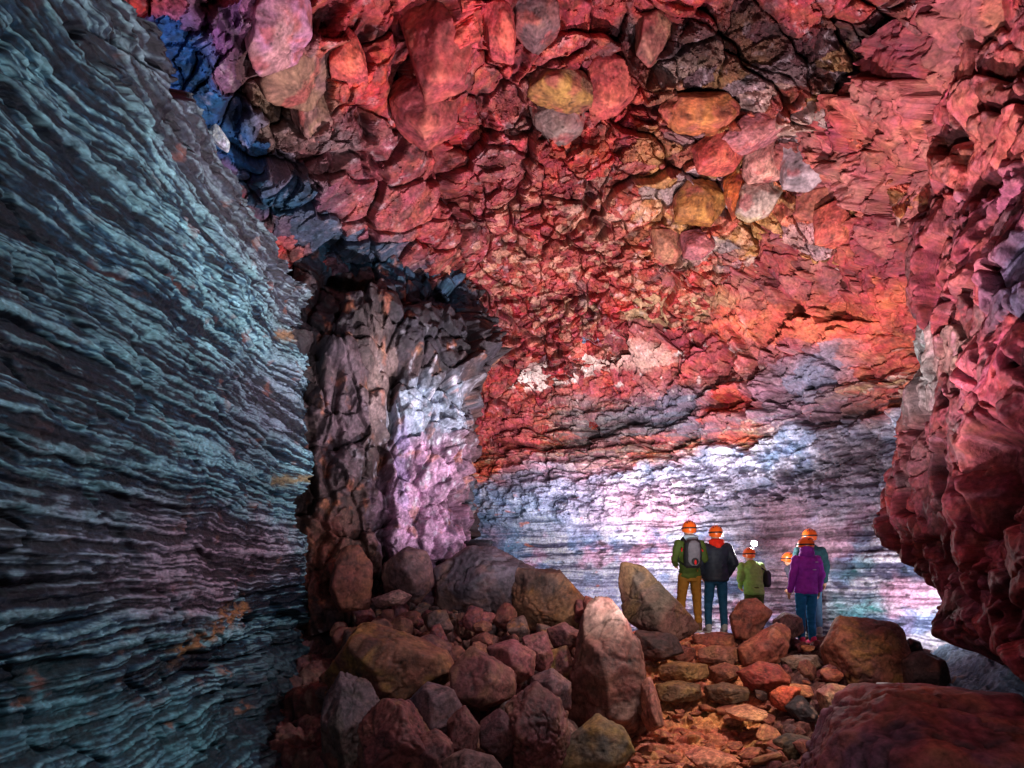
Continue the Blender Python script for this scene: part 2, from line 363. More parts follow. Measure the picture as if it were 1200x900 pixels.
# ---------------------------------------------------------------- back wall
def back_wall():
    pts = [(-2.6,14.6),(-1.2,14.2),(0,13.7),(2.0,12.9),(3.8,11.8),(5.2,10.4),(6.1,8.6),(6.4,7.0),(6.45,4.0)]
    vs = spaced(-1.9, 5.4, .013, [(-1.5,.04),(5.4,.014)])
    U, V, B, Nn = path_wall(pts, vs, .014, 1, 3)
    B = B + Nn*(1.9*np.clip((V-1.2)/3.6,0,1.2)**2)[...,None]
    S = Sheet(U, V, B, Nn)
    zw = V + .06*fbm(U*.5, V*.6, 3, 101) + .02*fbm(U*2, V*2, 3, 102)
    zl = 1.15 + .35*fbm(U*.5, U*0+7, 3, 103)        # lining below, rough wall over it
    zr = 2.05 + .35*fbm(U*.45, U*0+3, 3, 104) + .45*ss(5.5,8.5,U)
    mid = ss(-.15,.15,V-zl); red = ss(-.12,.12,V-zr+.15*fbm(U*2,V*2,3,105))
    b0 = n2(U*.15, zw*2.1, 106); b1 = n2(U*.3, zw*6, 107); b2 = np.tanh(2.4*n2(U*.45, zw*15, 108))*.55; b3 = np.tanh(2.4*n2(U*.8, zw*31, 109))*.5
    lin = .07*b0+.05*b1+.04*b2+.024*b3+.02*fbm(U*6,V*10,4,110)+.006*fbm(U*20,V*30,3,144)
    lump = .22*ridge(U*1.1+.3*V, V*.75, 3, 111)+.10*fbm(U*3, V*1.6, 4, 112)+.03*fbm(U*11,V*8,3,113)
    fl = Facet(U, V, .95, .42, 121, warp=.3, rot=-.06); fa = Facet(U, V, .42, .17, 122, warp=.3, rot=-.05); fb = Facet(U, V, .15, .075, 123, warp=.35); fc = Facet(U, V, .05, .035, 124)
    lay = n2(U*.3, zw*4.2, 125)
    blk = fl.gem(.34,.8,.4,1.4)-.12*fl.crack(.05)+fa.gem(.14,.9,.4,1.6)-.05*fa.crack(.10)+fb.h(.05,.9,1)-.018*fb.crack(.12)+fc.h(.012,1,1)+.12*np.tanh(3*lay)+.05*np.tanh(3*n2(U*.5, zw*11, 160))
    hi = ss(3.0,3.7,V+.3*ss(7,9.5,U)+.25*fbm(U*.8,V*.8,2,150)); fk = Facet(U, V, .8, .62, 151, warp=.2, rot=.4); fj = Facet(U, V, .33, .26, 152, warp=.2, rot=.2)
    blk = blk*(1-hi)+hi*(fk.h(.34,1.1,.9)-.14*fk.crack(.035)+fj.h(.14,1.3,.9)-.04*fj.crack(.05)+fb.h(.05,1.2,.9))
    d = lin*(1-mid) + mid*(1-red)*(lump+fb.gem(.05,1,.8,2)+fa.gem(.10,1,.6,1.8)-.05*fa.crack(.07)) + (1-mid)*(.025*fb.gem(1,1,.6,1.8)*ss(-.2,.5,fbm(U*.9,V*1.5,2,145))-.02*fa.crack(.05)) + red*blk + .12*mid + .1*red + .1*fbm(U*.6,V*.6,2,126)
    d = d - .35*S.line(U+.05*fbm(U*4,V*4,2,127), V, [(935,300+60),(915,395),(890,430),(885,490)], .06)*1.0
    d = d - .3*S.line(U, V+.05*fbm(U*4,V*4,2,128), [(790,525),(830,500),(868,470)], .07)
    d = d - .3*S.line(U+.05*n2(U*5,V*5,5), V, [(860,385),(872,402),(890,430)], .05) - .3*S.line(U, V, [(575,520),(640,525),(640,560)], .07)
    d = d + .35*S.mask(U, V, 860, 483, 60, 26, -22, .3)
    P = B + Nn*d[...,None]
    n = fbm(U*2.2, V*3, 4, 130)
    streak = ss(-.55,.3,b1*.8+.8*b2+.7*b3+.35*fbm(U*6,V*10,4,110))
    lincol = mixc(np.broadcast_to(C(88,84,112),P.shape), np.broadcast_to(C(222,218,242),P.shape), streak)
    pinkn = ss(0,.5,fbm(U*1.1,V*1.6,4,131)); lincol = mixc(lincol, C(228,160,196)*(.45+.55*streak[...,None]), pinkn*.7); bl_ = ss(.05,.5,fbm(U*1.3+8,V*2,4,146)); lincol = mixc(lincol, C(130,160,215)*(.4+.6*streak[...,None]), bl_*.7); lincol = lincol*(1-.75*ss(.35,.75,fbm(U*3,V*8,4,147)))[...,None]
    midcol = mixc(np.broadcast_to(C(140,160,200),P.shape), np.broadcast_to(C(215,210,235),P.shape), ss(-.5,.6,n))
    midcol = mixc(midcol, np.broadcast_to(C(78,88,112),P.shape), ss(.25,.85,fbm(U*1.9,V*1.5,4,132))*.8)
    pal = [C(205,74,66),C(188,88,70),C(176,72,84),C(190,128,92),C(155,60,62),C(208,128,110),C(128,104,86),C(215,98,78)]
    ix = (fa.r[3]*len(pal)).astype(int).clip(0,len(pal)-1); redc = np.array(pal)[ix]
    ix = (fb.r[3]*len(pal)).astype(int).clip(0,len(pal)-1); redc = redc*.6+np.array(pal)[ix]*.4
    sl = np.array([C(214,92,62),C(188,150,112),C(96,50,48),C(232,196,184),C(150,62,60),C(120,112,104),C(222,112,84),C(176,80,72)])
    sv = np.clip((n2(U*.22, zw*5.5, 161)+.55*n2(U*.6, zw*13, 162)+.25*(fa.r[4]-.5))*1.1+.5, 0, .999); redc = redc*.4+.6*sl[(sv*8).astype(int)]
    hip = np.array([C(150,54,60),C(176,70,72),C(128,48,58),C(168,92,88),C(186,80,66)]); hc = hip[(fk.r[3]*5).astype(int).clip(0,4)]*.5+hip[(fj.r[3]*5).astype(int).clip(0,4)]*.5; redc = mixc(redc, hc, hi)
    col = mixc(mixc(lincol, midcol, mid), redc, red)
    wu = U+.25*fbm(U*1.6,V*2,3,133); wv = V+.15*fbm(U*1.6,V*2,3,134); cu = .4*wu+.6*fa.cu; cv = .4*wv+.6*fa.cv
    col = paint(S, col, cu, cv, [(810,488,105,30,-4,C(70,92,116),.8),(700,495,60,26,10,C(96,96,106),.65),(665,405,55,24,-8,C(118,105,120),.6),(650,440,80,17,-12,C(235,205,200),.85),
        (740,425,60,14,0,C(225,180,170),.6),(690,400,26,16,-20,C(95,125,160),.8),(868,475,58,18,-20,C(205,70,52),.95),(1000,420,36,26,-35,C(232,108,80),.9),(970,440,50,24,-30,C(110,130,160),.75),
        (935,470,60,50,0,C(110,105,130),.7),(1000,500,60,50,0,C(96,70,80),.75),(640,560,50,28,0,C(170,165,200),.6),(600,510,40,40,0,C(170,70,76),.85),(610,570,40,20,0,C(120,115,140),.7),
        (700,330,60,30,0,C(200,70,72),.6),(760,365,120,16,-3,C(186,150,112),.75),(640,380,60,30,0,C(176,120,100),.6),(950,380,110,30,-5,C(222,100,72),.7),(700,525,50,26,0,C(85,80,92),.6),
        (580,620,30,40,0,C(90,110,140),.5)])
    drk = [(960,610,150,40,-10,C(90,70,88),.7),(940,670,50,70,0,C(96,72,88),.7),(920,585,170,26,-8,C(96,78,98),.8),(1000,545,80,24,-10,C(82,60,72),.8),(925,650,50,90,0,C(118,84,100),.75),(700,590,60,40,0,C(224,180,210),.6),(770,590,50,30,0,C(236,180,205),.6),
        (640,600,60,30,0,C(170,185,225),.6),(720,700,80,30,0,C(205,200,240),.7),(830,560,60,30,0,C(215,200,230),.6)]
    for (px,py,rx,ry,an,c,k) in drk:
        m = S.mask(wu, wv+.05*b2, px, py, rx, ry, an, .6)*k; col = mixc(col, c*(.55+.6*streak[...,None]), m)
    tl = S.mask(wu, wv, 1010, 712, 40, 20, 0, .8)+S.mask(wu,wv,1000,660,22,16,0,.8)*.6; col = mixc(col, C(60,165,170)*(.4+.7*streak[...,None]), np.clip(tl,0,1)*.7)
    tl = S.mask(wu, wv, 600, 660, 20, 40, 0, .8); col = mixc(col, np.broadcast_to(C(150,190,235),P.shape), tl*.5)
    rs = ss(.72,.98, fbm(U*2.2, V*4, 3, 140)); col = mixc(col, np.broadcast_to(C(215,110,80),P.shape), rs*.75*(1-red)*ss(6.8,4.5,U))
    wh = ss(.55,.9, fbm(U*4, V*7, 4, 141)); col = mixc(col, np.broadcast_to(C(240,220,220),P.shape), wh*.6*red*S.mask(U,V,720,430,190,50,0,.6))
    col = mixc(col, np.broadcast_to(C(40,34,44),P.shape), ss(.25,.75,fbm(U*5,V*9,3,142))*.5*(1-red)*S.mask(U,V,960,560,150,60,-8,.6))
    col = col*(1+.4*(fb.r[4]-.5)*red+.22*n)[...,None]
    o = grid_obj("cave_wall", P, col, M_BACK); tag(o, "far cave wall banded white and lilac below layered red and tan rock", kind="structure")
back_wall()

# ---------------------------------------------------------------- ceiling
def ceiling():
    xs = spaced(-6.5, 7.5, .013, [(-4.4,.05),(5.6,.0125),(7.5,.05)])
    ys = spaced(-2.0, 14.5, .013, [(4.3,.06),(12.6,.0125),(14.5,.04)])
    U, V = np.meshgrid(xs, ys)
    Z = 5.75 - .22*np.clip(V-5.0,0,12) - .03*np.clip(V-8.2,0,9)**2
    Z = Z - .55*np.clip(-U-.6,0,2.4) - .5*np.clip(-U-3.0,0,4)**1.3 - .33*np.clip(U-3.4,0,5)**1.5 + .25*np.sin(U*.9+.6)*np.exp(-((V-6)/4)**2)
    B = np.stack([U, V, Z+CZ], -1); Nn = np.zeros_like(B); Nn[...,2] = -1
    S = Sheet(U, V, B, Nn)
    wu = U+.35*fbm(U*.9,V*.9,3,201); wv = V+.35*fbm(U*.9,V*.9,3,202)
    far = ss(7.4, 9.6, V)
    F0 = Facet(U, V, 1.5, 1.3, 211, warp=.2, rot=.4); F1 = Facet(U, V, .78, .52, 212, warp=.14, rot=.9); F2 = Facet(U, V, .36, .22, 213, warp=.18, rot=-.5)
    F3 = Facet(U, V, .12, .1, 214, warp=.16); F4 = Facet(U, V, .048, .045, 215)
    big = 1-.55*far
    rb = np.clip(.55 + .9*fbm(wu*.45,wv*.45,2,240) + .45*far, .2, 1)
    d = .25*fbm(U*.4,V*.4,2,216) + (.5*F0.gem(.46,1.,.8,.9,.4,3)+.5*F0.h(.5,1.1,1))*big - .24*F0.crack(.03) + (.35*F1.gem(.30,1.0,1.15,1.1,.4,3)+.65*F1.h(.34,1.3,.9))*big - .12*F1.crack(.035) + rb*(.3*F2.gem(.15,1.1,1.3,1.2,.4,3)+.7*F2.h(.16,1.5,.9) - .03*F2.crack(.05)) + rb*(.3*F3.gem(.06,1.1,1.3,1.3,.4,3)+.7*F3.h(.062,1.4,.9) - .006*F3.crack(.08)) + rb*F4.h(.012,1,1) + .006*fbm(U*22,V*22,3,217) + .018*fbm(U*4,V*4,3,241)
    # rough rubble hollow
    hol = S.mask(wu, wv, 870, 70, 170, 62, 4, .35); hol2 = S.mask(wu, wv, 1040, 90, 80, 60, 0, .5)
    d = d - .45*hol - .2*hol2 + (hol*.09)*fbm(U*8,V*8,4,218)
    # lines of open fractures
    j = .10*fbm(U*3,V*3,3,219); k = .10*fbm(U*3,V*3,3,220)
    L1 = S.line(U+j, V+k, [(412,0),(372,25),(345,48),(310,70),(298,95),(282,125),(268,140)], .075)
    L2 = S.line(U+j, V+k, [(245,0),(268,20),(285,45),(292,80)], .05)
    L3 = S.line(U+j, V+k, [(480,30),(478,70),(492,110),(505,135),(520,180),(532,230),(545,270)], .13)
    L4 = S.line(U+j, V+k, [(425,30),(430,60)], .08)+S.line(U+j, V+k, [(600,0),(603,45),(610,80),(600,100)], .06)+S.line(U+j, V+k, [(620,85),(690,62)], .035)+S.line(U+j,V+k,[(430,130),(436,170)],.07)
    L5 = S.line(U+j, V+k, [(570,120),(578,160)], .07)+S.line(U+j, V+k, [(690,215),(700,260),(705,275)], .06)+S.line(U+j,V+k,[(720,105),(760,130),(785,128)],.05)
    d = d - np.clip(.45*L1+.3*L2+.42*L3+.3*L4+.35*L5, 0, .45)
    for (x_, y_, rx_, ry_) in ((955,190,46,28),(892,228,26,30),(821,240,30,26),(896,190,26,27),(861,225,14,28),(844,180,34,22),(882,158,32,16),(822,132,50,20),(656,102,38,22),(655,135,36,20),(712,95,30,34),(767,38,24,36),(366,124,28,32),(345,95,44,38),(326,40,38,40),(628,18,28,32),(410,70,22,24),(582,34,24,34)):
        d = d - .22*S.mask(U, V, x_, y_, rx_*1.12, ry_*1.12, 0, .2)
    lf = ss(-2.3,-3.0,U)*(1-.5*ss(7,9,V)); d = d*(1-.7*lf) + lf*(.05*fbm(U*3,V*3,4,250)+.03*F2.gem(1,1,.7,2)*.3+.02*fbm(U*12,V*12,3,251))
    # blue glazed ledge along the lining's top
    bl = S.mask(wu, wv, 210, 100, 85, 60, 40, .4); bl2 = S.mask(wu, wv, 330, 200, 70, 38, 25, .35)
    d = d + .25*bl2
    zx = np.gradient(Z, xs, axis=1); zy = np.gradient(Z, ys, axis=0); Nt = np.stack([zx, zy, -np.ones_like(Z)], -1); Nt /= np.linalg.norm(Nt, axis=-1, keepdims=True)
    P = B + lean(Nt, (0,-1,0), .42)*d[...,None]
    P[...,0] += .06*fbm(U*1.1+5,V*1.1,2,221); P[...,1] += .06*fbm(U*1.1,V*1.1+8,2,222)
    cu = .25*wu+.25*F1.cu+.5*F2.cu; cv = .25*wv+.25*F1.cv+.5*F2.cv
    pal = [C(192,52,54),C(176,66,72),C(150,44,54),C(204,92,80),C(112,36,46),C(190,72,50),C(170,96,96),C(100,46,54),C(196,58,60),C(140,84,78)]
    def pick(Fx, k=3): return np.array(pal)[(Fx.r[k]*len(pal)).astype(int).clip(0,len(pal)-1)]
    col = pick(F1)*.3+pick(F2)*.35+pick(F3)*.35
    n = fbm(U*2,V*2,4,230)
    col = paint(S, col, cu, cv, [(300,40,80,60,20,C(140,78,118),.9),(255,60,40,40,40,C(165,90,128),.7),(330,205,70,40,30,C(30,84,122),.95),(190,60,60,50,-35,C(30,72,140),1.),(222,110,72,70,-35,C(24,74,134),1.),(265,150,60,50,30,C(28,72,120),1.),(270,40,40,36,0,C(120,70,132),.8),(310,230,60,40,35,C(36,66,96),1.),
        (400,285,80,40,25,C(40,78,104),.9),(450,330,80,40,35,C(56,74,98),.85),(345,120,52,50,0,C(128,104,88),.9),(380,170,60,55,0,C(118,88,92),.7),(450,200,60,70,0,C(120,64,76),.6),
        (560,240,80,60,0,C(168,68,78),.6),(620,130,36,40,0,C(140,78,80),.6),(870,70,175,62,4,C(62,30,36),.95),(1030,90,90,70,0,C(60,30,38),.9),(700,20,110,22,0,C(178,60,66),.6),  # darkness of the recessed rubble hollow is put into the colour here
        (900,225,180,75,0,C(205,104,80),.6),(700,310,110,40,0,C(190,84,80),.6),(1010,250,60,90,0,C(205,76,76),.7),(860,280,120,40,0,C(190,78,66),.6),(840,330,160,40,0,C(212,88,70),.5),(500,40,90,50,0,C(208,62,66),.7),
        (600,50,60,40,0,C(205,68,72),.5),(800,190,60,50,0,C(170,90,80),.5),(540,370,60,40,0,C(176,80,90),.7),(1075,30,40,50,0,C(150,80,80),.6)])
    col = mixc(col, np.broadcast_to(C(226,118,84),P.shape), .45*S.mask(wu,wv,930,240,130,110,0,.7))  # warm glow right of the roof's centre, put into the colour
    tn = ss(.52,.60,F2.r[4])*S.mask(wu,wv,880,230,190,120,0,.6); col = mixc(col, np.broadcast_to(C(196,140,84),P.shape), tn*.7)
    tn = ss(.72,.8,F2.r[1])*S.mask(wu,wv,880,230,190,120,0,.6); col = mixc(col, np.broadcast_to(C(188,160,170),P.shape), tn*.7)
    tn = ss(.66,.72,F3.r[4])*S.mask(wu,wv,720,330,320,110,0,.6); col = mixc(col, np.broadcast_to(C(205,165,140),P.shape), tn*.45)
    wh = ss(.35,.9,fbm(U*7,V*7,5,231,.6)); col = mixc(col, np.broadcast_to(C(222,186,198),P.shape), wh*.40*(.25+.75*ss(-.2,.5,fbm(U*.8,V*.8,2,260))))
    col = col*(1-.55*ss(.25,.8,fbm(U*3.1,V*3.1,5,261,.6)))[...,None]
    gr = ss(.55,.9,fbm(U*1.3,V*1.3,4,232)); col = mixc(col, np.broadcast_to(C(110,96,100),P.shape), gr*.5)
    dk = np.clip(L1+L2+L3+L4+L5,0,1); col = mixc(col, np.broadcast_to(C(48,26,32),P.shape), dk*.6)  # open fractures darkened in the colour too, standing for their shade
    col = col*(1+.45*(F3.r[4]-.5)+.25*n)[...,None]
    o = grid_obj("cave_ceiling", P, col, M_RED, flip=True, smooth=False); tag(o, "fractured red oxidised lava rock of the cave ceiling", kind="structure")
    S.P = P; return S
CEIL = ceiling()

# ---------------------------------------------------------------- right wall
def right_wall():
    pts = [(6.4,9.6),(5.6,8.4),(5.0,7.6),(4.62,6.9),(4.2,5.8),(3.75,4.3),(3.5,2.8),(3.3,0),(3.3,-1.5)]
    vs = spaced(-2.0, 5.6, .012, [(5.4,.0125),(5.6,.03)])
    U, V, B, Nn = path_wall(pts, vs, .012, 1, 3, lambda L: spaced(0, L, .01, [(.9,.03),(6.2,.0105),(L,.05)]))
    low = ss(.12, -.5, V - np.interp(U,[2.4,3.2,4.2,6],[.35,-.2,-.72,-.8]) + .10*fbm(U*1.5,V,3,301))
    B = B + Nn*(.16*np.exp(-((V-1.9)/1.1)**2) - .12*ss(2.6,4.4,V))[...,None]
    S = Sheet(U, V, B, Nn)
    wu = U+.2*fbm(U*1.4,V*1.4,3,302); wv = V+.2*fbm(U*1.4,V*1.4,3,303)
    F0 = Facet(U, V, 1.25, 1.1, 311, warp=.35, rot=.5); F1 = Facet(U, V, .52, .50, 312, warp=.5, rot=.3); F2 = Facet(U, V, .22, .2, 313, warp=.4, rot=.3); F3 = Facet(U, V, .09, .08, 314)
    d = .25*fbm(U*.6,V*.6,3,315)+F0.gem(.36,.8,.7,1.,.4,3)-.18*F0.crack(.05)+F1.gem(.20,.9,.9,1.3,.34,4)-.10*F1.crack(.06)+F2.gem(.05,.9,1.,1.4,.35,3)*(.4+.6*ss(-.4,.5,fbm(U*.9,V*.9,2,340)))-.02*F2.crack(.08)+F3.h(.006,1,1)+.045*fbm(U*2.5,V*2.5,4,316)+.012*fbm(U*14,V*14,3,341)
    d = d - .75*S.mask(wu, wv, 1165, 560, 42, 70, 10, .4) - .3*S.mask(wu,wv,1185,740,40,30,0,.4)
    d = d - .4*S.line(wu, wv, [(1100,180),(1108,235),(1100,262)], .04) - .3*S.line(wu, wv, [(1190,100),(1172,130),(1120,150),(1110,165)], .05)
    d = d - 1.5*low
    P = B + lean(Nn, (0,-1,0), .4)*blur(d,1)[...,None]
    P[...,2] += .06*fbm(U*2,V*2,3,317)
    cu = .4*wu+.6*F1.cu; cv = .4*wv+.6*F1.cv; n = fbm(U*1.8,V*1.8,4,330)
    pal = [C(138,48,58),C(150,56,66),C(112,40,50),C(150,70,72),C(98,50,58)]
    col = np.array(pal)[(F1.r[3]*5).astype(int).clip(0,4)]*.6+np.array(pal)[(F2.r[3]*5).astype(int).clip(0,4)]*.4
    col = paint(S, col, cu, cv, [(1150,60,70,50,0,C(178,84,76),.7),(1130,170,60,50,0,C(196,92,82),.7),(1165,230,60,50,0,C(140,66,90),.8),(1180,320,36,60,0,C(70,76,108),.85),(1090,400,40,30,0,C(140,100,92),.6),
        (1050,430,16,60,0,C(140,150,150),.85),(1060,330,20,60,0,C(90,52,52),.7),(1110,20,40,22,0,C(96,104,132),.7),(1140,450,40,50,0,C(176,66,86),.6),(1120,690,60,30,0,C(160,80,104),.6),(1165,560,40,60,0,C(90,34,44),.8),
        (1060,520,24,40,0,C(118,70,76),.6),(1140,620,60,40,0,C(150,62,72),.6),(1190,720,30,30,0,C(128,50,50),.6)])
    sp = ss(.4,.9,fbm(U*5,V*5,5,331)); col = mixc(col, np.broadcast_to(C(180,110,130),P.shape), sp*.4); col = mixc(col, np.broadcast_to(C(88,70,72),P.shape), ss(.3,.8,fbm(U*1.6,V*1.6,4,332))*.6)
    col = col*(1+.3*(F2.r[4]-.5)+.3*n)[...,None]
    o = grid_obj("cave_wall", P, col, M_RED); tag(o, "lumpy dark red overhanging rock wall on the right side of the cave", kind="structure")
right_wall()

# ---------------------------------------------------------------- ground
def ground_h(X, Y):
    left = np.interp(Y, [0,3.5,4.6,5.6,6.6,7.5,8.3,9.2,10.5,12,14.5], [-2.0,-2.05,-1.9,-1.55,-1.12,-.72,-.62,-.85,-1.15,-1.3,-1.3])
    path = np.interp(Y, [0,5.0,6.6,7.0,7.25,7.8,8.3,8.8,9.4,10.4,14.5], [-2.0,-1.9,-1.72,-1.66,-1.5,-1.32,-1.15,-1.0,-.98,-1.15,-1.3])
    right = np.interp(Y, [0,3.5,5,6.5,7.5,8.5,9.5,11,14.5], [-1.6,-1.6,-1.65,-1.6,-1.35,-1.15,-1.1,-1.15,-1.3])
    xl = np.interp(Y, [0,4,6,8.5,14],[.2,.5,.75,1.6,2.2]); a = ss(xl-.35, xl+.35, X)
    xr = np.interp(Y, [0,5,6,8,14],[1.2,1.7,2.5,3.3,4.2]); b = ss(xr-.3, xr+.5, X)
    z = left*(1-a)+path*a; return z*(1-b)+right*b, a*(1-b)
def ground():
    xs = spaced(-4.5, 8, .013, [(-2.9,.05),(5.0,.0125),(8,.04)])
    ys = spaced(-4, 15.5, .013, [(3.8,.07),(9.8,.0125),(15.5,.05)])
    U, V = np.meshgrid(xs, ys); Z, pth = ground_h(U, V)
    B = np.stack([U, V, Z+CZ], -1); Nn = np.zeros_like(B); Nn[...,2] = 1
    S = Sheet(U, V, B, Nn)
    G0 = Facet(U, V, .62, .5, 411, warp=.3); G1 = Facet(U, V, .3, .24, 412, warp=.35, rot=.3); G2 = Facet(U, V, .12, .1, 413, warp=.3); G3 = Facet(U, V, .05, .045, 414)
    r = 1-pth
    d = (G0.gem(.26,1.,.5,1.6)-.06*G0.crack(.1))*r + G1.gem(.10,.8,.3,1.6,.3)*(.85+.15*r) - .05*G1.crack(.09) + G2.gem(.04,1.,.5,1.8,.3)*(.8+.2*r) - .014*G2.crack(.13) + G3.h(.012,1,1)
    d = d + .05*pth*n2(U*.8,V*4,415)
    P = B + lean(Nn, (0,-1,0), .4)*blur(d,1)[...,None]
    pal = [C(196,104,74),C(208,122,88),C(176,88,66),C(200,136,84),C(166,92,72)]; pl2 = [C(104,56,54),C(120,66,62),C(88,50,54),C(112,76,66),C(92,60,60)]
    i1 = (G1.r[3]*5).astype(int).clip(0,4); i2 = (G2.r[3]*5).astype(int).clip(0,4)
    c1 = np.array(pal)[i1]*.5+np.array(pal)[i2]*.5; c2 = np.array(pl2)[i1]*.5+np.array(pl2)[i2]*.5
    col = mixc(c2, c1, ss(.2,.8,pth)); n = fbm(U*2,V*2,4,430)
    col = paint(S, col, U+.2*n, V+.2*n, [(850,840,60,14,0,C(214,150,90),.5),(840,895,60,20,0,C(205,130,110),.5)])
    sp = ss(.5,.9,fbm(U*7,V*7,4,431)); col = mixc(col, np.broadcast_to(C(205,160,140),P.shape), sp*.35)
    col = col*(1+.35*(G2.r[4]-.5)+.25*n)[...,None]
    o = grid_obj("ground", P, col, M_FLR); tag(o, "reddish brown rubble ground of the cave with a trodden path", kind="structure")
    # blue glazed bench along the foot of the right wall
    xs = spaced(3.2, 7.0, .011, [(7.0,.0115)]); ys = spaced(3.6, 9.4, .011, [(9.4,.0115)])
    U, V = np.meshgrid(xs, ys)
    xin = np.interp(V, [3.6,5,6,7,8,9.4],[4.1,4.15,4.3,4.75,5.3,5.8])
    Z = -1.75 + .95*ss(-.5,1.3,U-xin)+ .05*np.clip(U-xin-.6,0,3)
    zz = (U-xin)+.06*fbm(U*.8,V*.8,3,440)
    s1 = n2(V*.4, zz*7, 441); s2 = n2(V*1.2, zz*19, 442); s3 = fbm(U*12,V*9,4,443)
    P = np.stack([U,V,Z+CZ+.05*s1+.03*s2+.028*s3+.06*fbm(U*1.5,V*1.5,3,444)],-1)
    t = ss(-.6,.7,s1+.7*s2+.7*s3)
    col = mixc(np.broadcast_to(C(70,96,122),P.shape), np.broadcast_to(C(140,168,196),P.shape), t)
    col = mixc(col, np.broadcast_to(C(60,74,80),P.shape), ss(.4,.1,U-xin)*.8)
    col = mixc(col, np.broadcast_to(C(190,140,80),P.shape), ss(.35,.8,fbm(U*3,V*3,3,445))*np.exp(-((U-xin-.35)/.14)**2))
    o = grid_obj("cave_ledge", P, col, M_LIN); tag(o, "sloping blue white glazed lava ledge below the right wall", kind="structure")
ground()

# ================================================================== BOULDERS
_ico = {}
def ico(n):
    if n not in _ico:
        bm = bmesh.new(); bmesh.ops.create_icosphere(bm, subdivisions=n, radius=1)
        _ico[n] = (np.array([v.co[:] for v in bm.verts]), np.array([[v.index for v in f.verts] for f in bm.faces])); bm.free()
    return _ico[n]
def carve(planes, dims, sub, p=22):
    """the solid cut by planes [(n, d)] round the origin, edges worn a little"""
    D, Fc = ico(sub); D = D*dims; D = D/np.linalg.norm(D, axis=1)[:,None]
    acc = np.zeros(len(D))
    for n, d in planes:
        t = np.maximum(D@n, 0)/max(d, 1e-3); acc += t**p
    return D*(acc**(-1/p))[:,None], Fc
def chip(V, rs, n, lo=.90, hi=.985):
    for _ in range(n):
        m = rs.normal(size=3); m /= np.linalg.norm(m); t = V@m; d = t.max()*rs.uniform(lo, hi); q = t > d
        V = np.where(q[:,None], V*(d/np.where(q, t, 1))[:,None], V)
    return V
def rock_finish(V, size, rs, cols, rough=1.):
    o = rs.uniform(-50,50,3); q = V+o
    c = V/np.maximum(np.linalg.norm(V,axis=1),1e-6)[:,None]
    q = q+.12*size*fbm3(q, 2/size, 2, 77)[:,None]; a = fbm3(q, 2.2/size, 4, 3); b = fbm3(q, 9/size, 4, 5); rg = 1-np.abs(fbm3(q, 3.5/size, 3, 9)); e = fbm3(q, 34/size, 3, 8)
    pit = np.clip(rg-.86,0,1)/.14
    V = V + c*(size*rough*(.009*a+.007*b+.0045*e-.020*pit))[:,None]
    base, top, spot = cols
    t1 = ss(-.1,.5, fbm3(q, 1.6/size, 4, 21)); t2 = ss(.2,.7, fbm3(q, 3.5/size, 4, 22))
    col = base*(1-t1[:,None])+top*t1[:,None]; col = col*(1-.7*t2[:,None])+spot*.7*t2[:,None]
    g = fbm3(q, 60, 2, 31); dust = ss(.2,.9, fbm3(q, 6/size, 4, 32)); col = col*(1+.35*b+.3*e-.3*pit+.35*g)[:,None]; col = col*(1-.2*dust[:,None])+C(150,96,84)*.2*dust[:,None]
    return V, np.clip(col, .004, .9)
def boulder(name, label, cat, poly, Y, thick, cols, seed, sub=5, rough=1., chips=6, skew=.5, group=None, p=90, lean_=(0,0), nchip=5):
    """a boulder with this outline at distance Y, thick metres deep; front and back carved by random faces"""
    poly = list(poly)
    while len(poly) > 6:      # keep the corners that matter
        ar = [abs((poly[i][0]-poly[i-1][0])*(poly[(i+1)%len(poly)][1]-poly[i-1][1])-(poly[(i+1)%len(poly)][0]-poly[i-1][0])*(poly[i][1]-poly[i-1][1])) for i in range(len(poly))]
        poly.pop(int(np.argmin(ar)))
    rs = np.random.RandomState(seed); pts = np.array([at(x, y, Y) for x, y in poly]); c = pts.mean(0)
    q = (pts[:,[0,2]]-c[[0,2]])*1.08; area = sum(q[i,0]*q[(i+1)%len(q),1]-q[(i+1)%len(q),0]*q[i,1] for i in range(len(q)))
    if area < 0: q = q[::-1]
    pl = []; w, h = np.ptp(q[:,0]), np.ptp(q[:,1]); size = (w+h)/2
    for i in range(len(q)):
        a, b = q[i], q[(i+1)%len(q)]; e = b-a; L = np.hypot(*e)
        if L < 1e-4: continue
        n2_ = np.array([e[1], -e[0]])/L; d = max(a@n2_, .02)
        for sgn in (-1, 1):
            k = rs.uniform(.05, skew); n = np.array([n2_[0], sgn*k, n2_[1]]); l = np.linalg.norm(n); pl.append((n/l, d/l))
    def outl(n): return (q@np.array([n[0], n[2]])).max()
    for sgn in (-1, 1):
        for j in range(4):
            n = np.array([rs.uniform(-.9,.9), sgn, rs.uniform(-.5,.8)]); n /= np.linalg.norm(n); pl.append((n, max(thick/2*rs.uniform(.72,1.), .90*outl(n))))
    for j in range(chips):
        n = rs.normal(size=3); n[1] = -abs(n[1])-.3; n /= np.linalg.norm(n)
        sup = np.sqrt((n[0]*w/2)**2+(n[1]*thick/2)**2+(n[2]*h/2)**2); pl.append((n, max(sup*rs.uniform(.80,.95), .93*outl(n))))
    V, Fc = carve(pl, np.array([w, thick, h])/2, sub, p)
    V = chip(V, rs, nchip, .90, .985)
    V, col = rock_finish(V, size, rs, cols, rough)
    zb = V[:,2].min(); V = V-np.array([0,0,zb])
    return tag(link(name, raw_mesh(name, V, Fc, col, M_BLD), None, c+np.array([0,0,zb])), label, cat, group)
